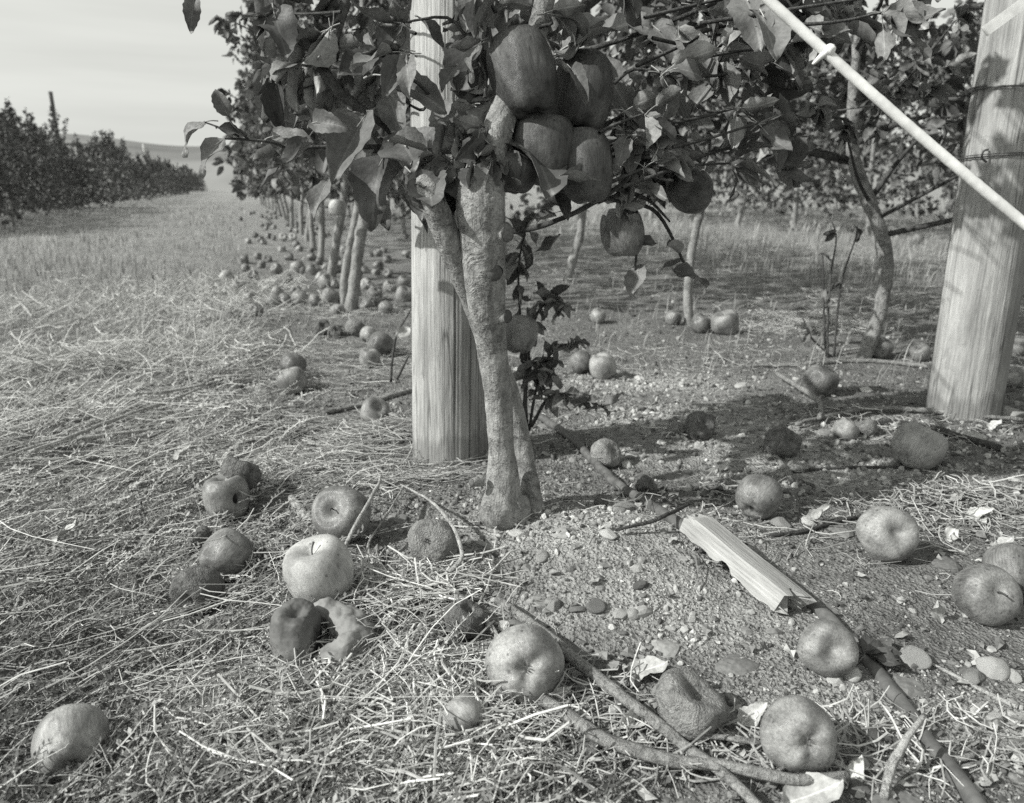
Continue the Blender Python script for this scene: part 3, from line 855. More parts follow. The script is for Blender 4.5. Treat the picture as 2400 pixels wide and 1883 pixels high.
# ================================================================== posts, cord, hose
def fence_post(name, label, cat, base, top, r0, r1, mat, seed, grooves, mat_top=None):
    root = empty(name, base, label, cat)
    ns, nz = 380, 36
    ax = np.linspace(0, 1, nz)
    low = np.array(base) - 0.12 * (np.array(top) - np.array(base)) / np.linalg.norm(np.array(top) - np.array(base))
    p = low[None] + ax[:, None] * (np.array(top) - low)[None]
    V, F = tube(p, np.linspace(r0, r1, nz), ns, cap=True)
    body = V[:nz * ns].reshape(nz, ns, 3)
    th = np.arange(ns) / ns * 2 * np.pi
    q = np.stack(np.broadcast_arrays(np.cos(th)[None] * 3, np.sin(th)[None] * 3, ax[:, None] * 2.2), -1)
    disp = 0.018 * vnoise3(q, 1.0, seed) + 0.010 * vnoise3(q * np.array([3, 3, .8]), 1.0, seed + 1) + 0.010 * vnoise3(q * np.array([9, 9, .5]), 1.0, seed + 2) + 0.006 * vnoise3(q * np.array([26, 26, .6]), 1.0, seed + 3)
    for (tc, z0, z1, dep, wid) in grooves:
        wob = tc + 0.10 * vnoise2(ax * 4, ax * 0 + tc, 1.0, seed + 5)
        dth = np.abs((th[None] - wob[:, None] + np.pi) % (2 * np.pi) - np.pi)
        on = sstep(z0, z0 + .04, ax) * (1 - sstep(z1 - .04, z1, ax))
        disp = disp - dep * np.clip(1 - dth / wid, 0, 1) * on[:, None]
    body = p[:, None] + (body - p[:, None]) * (1 + disp[..., None])
    V[:nz * ns] = body.reshape(-1, 3)
    part_world('shaft', (V, F), mat, root)
    return root

POST1_B = G(1056, 1060)
POST1_T = np.array([P(1090, 40, 1.33)[0], POST1_B[1] + 0.03, 1.75])
_k = FPX / 1.594
post1 = fence_post('trellis_post', 'round pale weathered wooden post standing behind the forked apple trunk', 'post', POST1_B, POST1_T,
                   0.0785, 0.070, M['post'], 3, [(a, 0.0, 1.0, .09, .03) for a in (3.7, 4.35)] + [(4.9, 0.1, .7, .10, .028), (5.4, .3, .9, .08, .025), (4.05, .2, .55, .07, .025), (4.6, .05, .4, .06, .02), (5.15, .15, .5, .06, .02), (3.3, .1, .8, .06, .025)])
POST2_B = G(2256, 962)
_t2 = POST2_B[1] / ray(2318, 560)[1]
_p2m = P(2320, 560, _t2)
POST2_T = POST2_B + (_p2m - POST2_B) / (_p2m[2] - POST2_B[2]) * 1.7
post2 = fence_post('trellis_post', 'leaning cracked wooden post at the right edge, crossed by the white cord', 'post', POST2_B, POST2_T,
                   0.082, 0.077, M['post2'], 8, [(4.75, 0.03, .95, .10, .05), (4.3, .0, .5, .07, .04), (5.2, .05, .6, .07, .04), (3.9, .1, .9, .05, .035), (5.7, 0, .9, .06, .04), (4.5, .25, .8, .05, .03)])

# wires of the second trellis row
def wire(name, label, pts, r, root=None):
    V, F = tube(np.array(pts), r, 6)
    o = link(name, new_mesh(name, V, F, M['wire']))
    return tag(o, label, 'wire', 'trellis wires')
def post2_at(z): return POST2_B + (POST2_T - POST2_B) * ((z - POST2_B[2]) / (POST2_T[2] - POST2_B[2]))
def wire_z(v):
    t = POST2_B[1] / ray(2290, v)[1]
    return P(2290, v, t)[2]
def loop_round(z, turns, r, seed):
    c = post2_at(z); a = np.linspace(0, turns * 2 * np.pi, int(28 * turns))
    rr = 0.0865 + 0.001 * np.sin(a * 3 + seed)
    return np.stack([c[0] + rr * np.cos(a + 1.0), c[1] + rr * np.sin(a + 1.0), z + 0.004 * a / 6.28 + .002 * np.sin(a * 2 + seed)], -1)
zA, zB = wire_z(371), wire_z(214)
wire('trellis_wire', 'thin wire looped twice round the leaning post just above the cord', loop_round(zA, 2.0, .0013, 1), 0.0013)
_c = post2_at(zB)
wire('trellis_wire', 'taut dark wire tied round the leaning post among the upper leaves', np.concatenate([np.array([[_c[0] + ROW[0] * s - .088 * PERP[0], _c[1] + ROW[1] * s - .088 * PERP[1], zB - 0.012 * math.sin(s * 1.2)] for s in np.linspace(14, 0.12, 30)]), loop_round(zB, 1.4, .002, 3)]), 0.0022)
# staple on the post
_s = post2_at(zA + 0.004); 
sp = [_s + np.array([-.068, -.052, 0.012]), _s + np.array([-.082, -.060, .008]), _s + np.array([-.084, -.062, -.006]), _s + np.array([-.068, -.054, -.014])]
V, F = tube(cr(sp, 4), .0022, 6); part_world('staple', (V, F), M['wire'], post2)

# white cord, hanging knot; second strap in the corner
def cord():
    a, b = P(1640, -150, 0.74), P(2560, 655, 0.74)
    root = empty('guy_rope', a, 'taut white cord slanting across the upper right in front of the post', 'rope')
    s = np.linspace(0, 1, 220)
    pts = a[None] + s[:, None] * (b - a)[None]; pts[:, 2] -= 0.006 * np.sin(s * np.pi)
    V, F = tube(pts, 0.0050, 14, noise=0.04, nscale=220)
    part_world('strand', (V, F), M['rope'], root)
    c = P(1945, 118, 0.738)
    kn = ico(2); kv = kn[0] * np.array([.0056, .0054, .0056]) * (1 + .18 * vnoise3(kn[0], 3, 3))[:, None] + c
    part_world('knot', (kv, kn[1]), M['rope'], root)
    V, F = tube(cr([c, c + np.array([-.008, .002, -.006]), c + np.array([-.013, .003, -.011]), c + np.array([-.015, .003, -.012])], 4), [.004, .0025, .0008], 6)
    part_world('loose_end', (V, F), M['rope'], root)
cord()
def strap():
    a, b = P(2306, 76, 1.5), P(2480, -52, 1.42)
    d = (b - a); x = d / np.linalg.norm(d); nrm = np.array([0.1, -1, .25]); y = np.cross(nrm, x); y /= np.linalg.norm(y); z = np.cross(x, y)
    w, h = .0105, .002
    V = np.array([p + sy * w * y + sz * h * z for p in (a, b) for sy, sz in ((-1, -1), (1, -1), (1, 1), (-1, 1))])
    F = np.array([[0, 3, 2, 1], [4, 5, 6, 7], [0, 1, 5, 4], [1, 2, 6, 5], [2, 3, 7, 6], [3, 0, 4, 7]])
    tag(link('white_strap', new_mesh('white_strap', V, tri(F), M['rope'], smooth=False)), 'flat white strap in the top right corner', 'strap')
strap()

def gtube(pts, r, sides=8, n=6, lift=None, noise=0.12, nscale=70.0, seed=0, sag=True, kn=True):
    """a stick lying on the ground through photo pixels"""
    rr = np.atleast_1d(r).astype(float)
    lf = rr.max() * 0.75 if lift is None else lift
    lf = np.broadcast_to(np.atleast_1d(lf), (len(pts),)) if np.ndim(lf) == 0 or len(np.atleast_1d(lf)) == 1 else np.asarray(lf)
    w = [G(u, v, float(l)) for (u, v), l in zip(pts, lf)]
    p = cr(w, n)
    p = p + 0.25 * rr.max() * np.stack([vnoise3(p, 30, seed + 3), vnoise3(p, 30, seed + 4), vnoise3(p, 30, seed + 5)], -1)
    return tube(p, r, sides, noise=noise, seed=seed, nscale=nscale)

V, F = gtube([(1150, 905), (1200, 935), (1262, 975), (1330, 1020), (1380, 1068), (1440, 1130), (1500, 1168), (1590, 1228), (1700, 1305), (1800, 1360), (1880, 1398), (1950, 1462), (2010, 1525), (2075, 1600), (2145, 1695), (2200, 1770), (2262, 1852), (2330, 1950)], 0.0088, 14, 8, lift=[.008] * 9 + [.006, .004, .003, .002, .001, .001, .003, .004, .004], noise=0.03)
hose = tag(link('drip_hose', new_mesh('drip_hose', V, F, M['hose'])), 'dark drip irrigation hose running diagonally across the soil', 'hose')

def lath():
    a, b = G(1618, 1262, 0.004), G(1842, 1432, 0.004)
    a = a + np.array([0, 0, 0.012])
    root = empty('broken_lath', a, 'short broken square wooden lath lying on the hose', 'wood')
    d = b - a; Ln = np.linalg.norm(d); x = d / Ln
    y = np.cross([0.10, 0.10, 1], x); y /= np.linalg.norm(y); z = np.cross(x, y)
    n = 26; w, h = 0.019, 0.030
    ring = [(-1, 0), (-1, .93), (-.9, 1), (-.5, 1), (0, 1), (.5, 1), (.9, 1), (1, .93), (1, .5), (1, 0), (.4, 0), (-.4, 0)]
    V = []
    r = np.random.default_rng(2)
    e0 = r.uniform(-.012, .010, len(ring)); e1 = np.array([-.004, .0, .004, .006, -.012, .012, .016, .022, .012, .004, -.012, .008])
    for i in range(n):
        s = i / (n - 1)
        for j, (cy, cz) in enumerate(ring):
            xx = s * Ln + (e0[j] if i == 0 else 0) + (e1[j] if i == n - 1 else 0)
            taper = 0.75 + .25 * min(1, s / .06) + .02 * math.sin(s * 9)
            jag = 0.0
            if cz == 0 and cy <= -.4: jag = 0.004 * vnoise2(np.array([s * 14]), np.array([j * 1.]), 1.0, 4)[0] + (0.006 if .42 < s < .55 else 0)
            V.append(a + x * xx + y * cy * w * (0.8 + .2 * taper) + z * (cz * h * taper + jag ))
    m = len(ring); i = np.arange(n - 1)[:, None] * m; j = np.arange(m)[None]; k = (j + 1) % m
    F = tri(np.stack([i + j, i + m + j, i + m + k, i + k], -1).reshape(-1, 4))
    V = np.array(V)
    V = np.concatenate([V, [V[:m].mean(0) + x * .006], [V[-m:].mean(0) - x * .012]])
    j = np.arange(m); k = (j + 1) % m
    F = np.concatenate([F, np.stack([np.full(m, n * m), j, k], -1), np.stack([np.full(m, n * m + 1), (n - 1) * m + k, (n - 1) * m + j], -1)])
    # orient so grain runs along the lath: local z = length
    Rm = rot_from(z, x)  # columns: X=z, Y, Z~x
    R = np.stack([y, np.cross(x, y), x], -1)
    loc = (V - a) @ R
    o = link('board', new_mesh('board', loc, F, M['lath'], smooth=False), root, (0, 0, 0), mquat(R))
    for q in range(7):
        c = b + x * r.uniform(-.004, .006) + y * r.uniform(-.02, .02) + z * r.uniform(0.004, .024)
        V, F = tube([c - x * .008, c + x * r.uniform(.006, .018)], [.0018, .0003], 4)
        part_world('splinter', (V, F), M['lath'], root)
lath()

# ================================================================== the main apple tree
def vray(u, v, y):                  # on the vertical plane at depth-axis y
    t = y / ray(u, v)[1]
    return P(u, v, t)
SUNNY = [(POST1_B + (POST1_T - POST1_B) * s_ + np.array([-.06, -.03, 0]), .055) for s_ in (.22, .30, .36, .42, .48, .54, .60, .66)] + [(post2_at(z) + np.array([-.06, -.05, 0]), r) for z, r in ((.04, .13), (.14, .14), (.24, .14), (.34, .12))] + [(post2_at(.66) + np.array([-.08, -.03, 0]), .04)]
_rs = np.random.default_rng(12)
SUNNY += [(P(1490, 655, 1.26), .05), (P(1620, 645, 1.3), .05), (P(1460, 560, 1.25), .04), (P(860, 430, 1.02), .035)]
SUNNY += [(np.array([_rs.uniform(.2, 1.25), _rs.uniform(1.15, 2.1), .02]), _rs.uniform(.05, .10)) for _ in range(22)]  # random soil targets, added to make dappled sun under the crowns
def sunny(C):                       # leaves cut out along sun lines so chosen posts, leaves and soil get sun
    ok = np.ones(len(C), bool); L_ = np.array(SUN)
    for p, r in SUNNY:
        q = C - p; s = q @ L_
        ok &= ~((np.linalg.norm(q - s[:, None] * L_, axis=1) < r) & (s > 0))
    return ok
def main_tree():
    B = G(1186, 1222)
    root = empty('apple_tree', B, 'forked pale apple trunk in the centre, its low crown of large leaves overhead', 'apple tree')
    by = B[1]
    path = [(1180, 1262, 0), (1181, 1213, 0), (1179, 1121, 0), (1175, 1047, 0), (1168, 940, .0), (1155, 830, -.01), (1143, 740, -.02), (1137, 670, -.03), (1132, 550, -.04), (1127, 470, -.04), (1140, 390, -.01), (1185, 250, .03), (1240, 120, .06), (1268, 40, .07), (1295, -120, .08), (1300, -420, .1)]
    pts = np.array([vray(u, v, by + dy) for u, v, dy in path])
    wpx = [60, 47, 39, 30, 32, 35, 42, 47, 54, 58, 44, 32, 26, 25, 22, 15]
    rad = np.array([w * (by + dy) / ray(u, v)[1] / FPX for w, (u, v, dy) in zip(wpx, path)])
    q = cr(pts, 16); rr = np.interp(np.linspace(0, 1, len(q)), np.linspace(0, 1, len(rad)), rad)
    V, F = tube(q, rr, 72, noise=0.022, seed=5, nscale=34)
    cen = np.repeat(q, 72, axis=0); n_ = len(cen); dv = V[:n_] - cen
    V[:n_] = cen + dv * (1 + .05 * vnoise3(V[:n_] * np.array([1, 1, .22]), 75, 21) + .03 * vnoise3(V[:n_], 190, 22))[:, None]
    part_world('trunk', (V, F), M['bark'], root)
    # second stem: cut top, crosses behind the trunk
    p2 = [(1262, 1225, .02), (1250, 1180, .03), (1235, 1110, .05), (1218, 1020, .07), (1195, 930, .07), (1165, 850, .055), (1130, 760, .02), (1095, 670, -.01), (1062, 590, -.03), (1034, 520, -.045), (1012, 468, -.05), (1000, 438, -.045), (992, 418, -.04)]
    pts2 = np.array([vray(u, v, by + dy) for u, v, dy in p2])
    V, F = tube(cr(pts2, 14), [.019, .016, .016, .016, .0165, .017, .0175, .0178, .018, .018, .0165, .014, .011], 44, noise=0.06, seed=9, nscale=60)
    part_world('second_stem', (V, F), M['bark'], root)
    # burl at the root, pruning stubs
    for (u, v, s, dy) in [(1172, 1195, .030, -.012), (1205, 1205, .026, -.006)]:
        k = ico(2); c = vray(u, v, by + dy)
        part_world('root_burl', (k[0] * s * np.array([1, .9, 1.5]) * (1 + .2 * vnoise3(k[0], 2.2, 3))[:, None] + c, k[1]), M['bark'], root)
    for (u, v, r, dx, dy, ln) in [(1160, 548, .013, .75, -.6, .022), (1152, 640, .011, .3, -.95, .016), (1168, 742, .0095, .75, -.6, .017), (1112, 1130, .006, -.7, -.7, .006)]:
        c = vray(u, v, by - .045 if v < 700 else by - .03)
        d = np.array([dx, dy, .1]); d /= np.linalg.norm(d)
        V, F = tube(cr([c - d * .012, c + d * ln * .5, c + d * ln], 3), [r * 1.5, r * 1.15, r], 14, cap=False, noise=.12, nscale=90)
        st = part_world('pruning_stub', (V, F), M['bark'], root)
        V, F = tube([c + d * ln * .9, c + d * (ln + .0008)], [r, r * .92], 14)
        part_world('cut_face', (V, F), M['cut'], st) if False else link('cut_face', new_mesh('cut_face', V - np.array(root.location), F, M['cut']), st)
    # limbs and twigs
    limbs = [
        ([(1130, 330, 1.30), (1040, 350, 1.22), (960, 345, 1.15), (905, 300, 1.10), (850, 255, 1.08), (793, 215, 1.07), (735, 130, 1.06), (672, 45, 1.05), (600, -60, 1.05)], [.010, .009, .006, .005, .005, .008, .009, .009, .008], 'bark_dark'),
        ([(905, 345, 1.11), (800, 345, 1.09), (730, 346, 1.08), (690, 355, 1.07), (640, 335, 1.05), (583, 328, 1.04), (527, 325, 1.03)], [.004, .003, .003, .0025, .002, .0018, .0014], 'bark_dark'),
        ([(583, 328, 1.04), (545, 292, 1.03), (535, 272, 1.03)], [.0016, .0012], 'bark_dark'),
        ([(560, 320, 1.035), (510, 298, 1.03), (480, 287, 1.03)], [.0016, .0010], 'bark_dark'),
        ([(1160, 548, 1.22), (1250, 535, 1.18), (1310, 515, 1.15), (1369, 488, 1.12), (1446, 441, 1.10), (1520, 370, 1.10), (1600, 285, 1.12), (1655, 200, 1.13), (1700, 110, 1.14), (1760, -40, 1.15)], [.0055, .0045, .004, .004, .0035, .003, .003, .003, .003, .003], 'bark_dark'),
        ([(1260, 90, 1.28), (1340, 120, 1.24), (1439, 99, 1.22), (1560, 55, 1.20), (1679, 6, 1.18), (1760, -40, 1.18)], [.006, .0045, .004, .0035, .003, .0025], 'bark_dark'),
        ([(1255, 60, 1.28), (1290, 130, 1.15), (1315, 150, 1.06), (1330, 165, 1.02)], [.009, .007, .005, .004], 'bark'),
        ([(1200, 260, 1.3), (1080, 180, 1.4), (960, 60, 1.5), (860, -100, 1.55)], [.012, .011, .010, .008], 'bark_dark'),
        ([(1250, 100, 1.3), (1420, -20, 1.45), (1560, -160, 1.5)], [.010, .009, .007], 'bark_dark'),
        ([(700, 0, 1.1), (640, -20, 1.05), (560, -60, 1.0), (470, -70, .98), (458, -20, .98)], [.005, .004, .003, .002, .0015], 'bark_dark'),
        ([(672, 45, 1.05), (640, 30, 1.03), (618, 40, 1.02)], [.004, .003, .002], 'bark_dark'),
        ([(780, 110, 1.3), (800, 40, 1.3), (830, -60, 1.3)], [.008, .009, .01], 'bark_dark'),
    ]
    for pp, rd, mt in limbs:
        w = cr([P(u, v, t) for u, v, t in pp], 5)
        V, F = tube(w, rd, 8, noise=.15, seed=len(pp), nscale=90)
        part_world('branch', (V, F), M[mt], root)
    # leaves that can be told apart in the photograph: base pixel, tip pixel, depths, roll, mesh, width
    H = [(480, 286, 388, 324, 1.03, 1.00, 0.9, 2, .9), (527, 325, 430, 384, 1.03, 1.00, -.9, 2, .8), (535, 273, 503, 206, 1.03, 1.01, .3, 1, 1.15), (578, 321, 509, 284, 1.04, 1.02, .9, 5, .8),
         (457, -20, 438, 72, .98, .98, -.8, 5, .75), (620, 40, 561, 25, 1.02, 1.0, .8, 0, .9), (620, 48, 592, 74, 1.02, 1.0, .5, 1, .8), (622, 52, 592, 93, 1.02, 1.01, -.6, 1, .7), (640, 20, 660, 110, 1.03, .99, .3, 5, 1.1),
         (634, 321, 722, 300, 1.06, 1.03, 1.0, 0, .7), (645, 180, 655, 305, 1.1, 1.08, .2, 4, .7), (892, 176, 1043, 207, 1.02, .97, .9, 0, .75), (880, 130, 790, 150, 1.05, 1.0, .4, 5, 1.1), (859, 268, 762, 386, 1.06, .98, .3, 1, .85),
         (903, 362, 838, 470, 1.08, 1.0, .4, 2, 1.1), (936, 320, 1000, 416, 1.05, .98, -.2, 5, 1.35), (900, 196, 940, 305, 1.1, 1.06, .3, 0, .85), (1124, 60, 1078, 190, 1.12, 1.04, .4, 0, 1.0), (1142, 130, 1106, 230, 1.06, 1.03, 1.35, 4, .5),
         (1070, 361, 1194, 318, 1.03, .99, .6, 0, .85), (1130, 328, 1178, 418, 1.02, .98, -.3, 1, .9), (1068, 400, 1036, 478, 1.03, 1.0, .5, 5, 1.0), (1085, 350, 1090, 440, 1.03, 1.0, .2, 0, 1.0), (1150, 300, 1100, 250, 1.03, 1.0, .5, 5, 1.0), (1120, 400, 1165, 470, 1.02, 1.0, .3, 3, 1.0), (1090, 300, 1150, 340, 1.02, .99, .8, 2, 1.0), (1120, 250, 1170, 300, 1.04, 1.01, .4, 0, 1.0), (1060, 420, 1110, 480, 1.02, 1.0, .4, 1, .9), (1150, 240, 1085, 215, 1.05, 1.02, .7, 5, .9), (1028, 245, 1064, 330, 1.2, 1.14, .3, 0, .9), (724, 322, 664, 443, 1.05, 1.0, .5, 3, .7),
         (1310, 120, 1448, 26, 1.08, 1.0, .5, 5, 1.3), (1338, 112, 1436, 98, 1.08, 1.02, 1.1, 3, .8), (1338, 160, 1380, 221, 1.0, .97, 1.3, 4, .6), (1222, 288, 1298, 412, 1.06, .97, -.3, 5, 1.25), (1200, 300, 1235, 400, 1.07, 1.0, .8, 1, .7),
         (1620, 110, 1675, 178, 1.13, 1.08, .6, 1, .8), (1673, 190, 1612, 248, 1.13, 1.1, .5, 0, .8), (1516, 228, 1534, 327, 1.1, 1.04, .3, 0, .95), (1466, 298, 1479, 388, 1.1, 1.05, .2, 1, .9), (1500, 370, 1626, 378, 1.1, 1.04, .9, 0, .65),
         (1572, 213, 1612, 264, 1.12, 1.08, .4, 1, .9), (1486, 432, 1562, 436, 1.1, 1.05, 1.0, 0, .6), (1600, 290, 1670, 272, 1.12, 1.08, .8, 0, .8), (1650, 230, 1735, 205, 1.13, 1.08, .9, 2, .7), (1560, 330, 1490, 340, 1.1, 1.06, .7, 5, .9),
         (1400, 150, 1490, 240, 1.15, 1.1, .4, 0, .9), (1530, 60, 1600, 110, 1.18, 1.12, .5, 0, .9), (1450, 60, 1540, 20, 1.2, 1.15, .9, 2, .9), (1040, 120, 1000, 20, 1.2, 1.15, .6, 0, .9), (980, 330, 1052, 292, 1.16, 1.1, .8, 0, .7), (830, 330, 905, 320, 1.12, 1.08, .9, 3, .8),
         (770, 420, 720, 490, 1.2, 1.15, .5, 0, .8), (860, 430, 900, 520, 1.15, 1.1, .3, 1, .8), (1020, 430, 985, 520, 1.1, 1.06, .7, 4, .6), (1395, 445, 1340, 380, 1.05, 1.0, .6, 4, .6), (1300, 430, 1330, 500, 1.12, 1.08, .4, 1, .7),
         (1012, 392, 982, 502, 1.02, .99, .1, 0, 1.3), (1000, 385, 1022, 525, .99, .97, .05, 3, 1.2), (968, 410, 1040, 492, .98, .96, .1, 0, 1.2), (1060, 400, 1100, 500, 1.0, .97, .1, 5, 1.1), (1150, 420, 1120, 500, .99, .97, .1, 0, 1.1), (1035, 395, 1042, 505, 1.03, 1.0, .2, 5, 1.0), (985, 385, 1004, 478, 1.01, .98, .5, 3, .9), (1055, 385, 1008, 462, 1.0, .97, .3, 2, 1.0), (960, 400, 1010, 440, 1.03, 1.0, .8, 1, .9), (940, 430, 985, 490, 1.05, 1.02, .4, 6, .9),
         (1700, 60, 1770, 130, 1.14, 1.08, .5, 0, 1.0), (1740, -20, 1800, 70, 1.0, .94, .3, 0, 1.1), (1780, 20, 1830, 100, .98, .92, .2, 1, 1.0)]
    nleaf = 0
    for (u0, v0, u1, v1, t0, t1, roll, k, wk) in H:
        b, e = P(u0, v0, t0), P(u1, v1, t1)
        d = e - b; ln = np.linalg.norm(d)
        view = np.array([0, -CP, SP]); side = np.cross(d / ln, view); side /= np.linalg.norm(side)
        nrm = view * math.cos(roll) + (np.array([0, 0, 1.0])) * math.sin(abs(roll)) + side * 0.3 * math.sin(roll)
        leaf_obj(root, b, d, nrm, ln, k, wk=wk); nleaf += 1
    # the rest of the crown
    N = 1150
    C = np.stack([U(-.52, .62, N), U(.85, 1.55, N), U(.50, 1.40, N)], -1)
    ax = np.stack([np.interp(C[:, 2], q[:, 2], q[:, 0]), np.interp(C[:, 2], q[:, 2], q[:, 1])], -1)
    out = np.stack([C[:, 0] - ax[:, 0], C[:, 1] - ax[:, 1], np.zeros(N)], -1)
    rd = np.linalg.norm(out[:, :2], axis=1)
    ok = (rd < 0.50) & (U(0, 1, N) < 0.35 + rd / .5)
    u, v, t = project(C)
    yb = np.interp(u, [560, 600, 680, 850, 1000, 1080, 1200, 1450, 1560, 1700, 1800, 1900], [-300, 230, 330, 430, 380, 330, 370, 420, 420, 350, 240, 100])
    ok &= (v < yb) & (t > .92)
    ok &= ~((u > 1090) & (u < 1500) & (v > 0) & (v < 470) & (t < 1.22))
    ok &= ~((u > 960) & (u < 1075) & (v > -60) & (v < 430) & (t < 1.6) & (U(0, 1, N) < 0.9))
    ok &= ~((u < 640) & (v > -120))
    ok &= ~((t < 1.08) & (U(0, 1, N) < .6)) & ~((C[:, 0] < -.02) & (C[:, 2] > .92) & (U(0, 1, N) < .88))
    C, out = C[ok], out[ok]
    out /= np.linalg.norm(out, axis=1)[:, None] + 1e-6
    base, d, nr, ln = cluster_leaves(C, out, 6, 0.064)
    ex = []                          # leafy spurs on the side towards the lane and the camera
    for (u0, u1, v0, v1, t0, t1, m, per, sz) in [(1072, 1160, -40, 260, 1.0, 1.25, 26, 4, .060), (955, 1040, 335, 430, 1.0, 1.08, 8, 3, .055), (620, 975, -60, 230, 1.06, 1.35, 58, 5, .062), (1062, 1185, 330, 430, .98, 1.04, 10, 3, .052), (630, 985, 30, 430, .98, 1.22, 52, 4, .064), (1035, 1215, 215, 400, .97, 1.04, 15, 3, .050), (1440, 1830, -80, 410, 1.04, 1.4, 105, 5, .064), (640, 1000, -160, 60, 1.0, 1.35, 12, 5, .06), (1060, 1460, -130, 40, 1.0, 1.3, 36, 4, .06), (985, 1060, 380, 450, 1.0, 1.08, 4, 3, .055), (1440, 1560, 250, 430, 1.02, 1.2, 22, 4, .055)]:
        Ce = np.array([P(U(u0, u1), U(v0, v1), U(t0, t1)) for _ in range(m)])
        oe = Ce - np.array([0.0, by + .05, 0]); oe[:, 2] = 0; oe /= np.linalg.norm(oe, axis=1)[:, None] + 1e-6
        ex.append(cluster_leaves(Ce, oe, per, sz, 0.5)); C = np.concatenate([C, Ce])
    base, d, nr, ln = [np.concatenate([x] + [e[i] for e in ex]) for i, x in enumerate((base, d, nr, ln))]
    uu, vv, tt = project(base + d * ln[:, None] * .6)
    keep = ~((uu > 1150) & (uu < 1450) & (vv > 60) & (vv < 300) & (tt < 1.16)) & ~((uu > 1215) & (uu < 1440) & (vv >= 300) & (vv < 480) & (tt < 1.16)) & ~((uu > 975) & (uu < 1060) & (vv > -20) & (vv < 320) & (tt < 1.6) & (U(0, 1, len(uu)) < .84))
    keep &= ~((uu < 600) & (vv > -60)) & (tt > .86)
    keep &= sunny(base + d * ln[:, None] * .5)
    base, d, nr, ln = base[keep], d[keep], nr[keep], ln[keep]
    uu, vv, tt = project(base)
    score = tt + np.where((uu < -50) | (uu > 2450) | (vv < -40), 50, 0)
    order = np.argsort(score); sel = order[:300 - nleaf]; rest = order[300 - nleaf:]
    for i in sel:
        leaf_obj(root, base[i], d[i], nr[i], ln[i], int(RNG.integers(0, 8)), wk=U(.75, 1.05))
    leaf_sheet('foliage', root, (base[rest], d[rest], nr[rest], ln[rest]), MID, M['leaf_far'], .35, .22)
    # thin twigs carrying the leaf clusters
    tw = []
    for c in C[sunny(C)][::2]:
        zz = c[2] - U(.03, .12)
        a0 = np.array([np.interp(zz, q[:, 2], q[:, 0]), np.interp(zz, q[:, 2], q[:, 1]), zz])
        a0 = c + (a0 - c) * U(.25, .55); m = (a0 + c) / 2 + RNG.normal(0, .012, 3)
        tw.append(tube(cr([a0, m, c], 3), [.003, .0022, .0014], 4, cap=False))
    part_world('twigs', merge(tw), M['bark_dark'], root)['kind'] = 'stuff'
    return root
tree1 = main_tree()

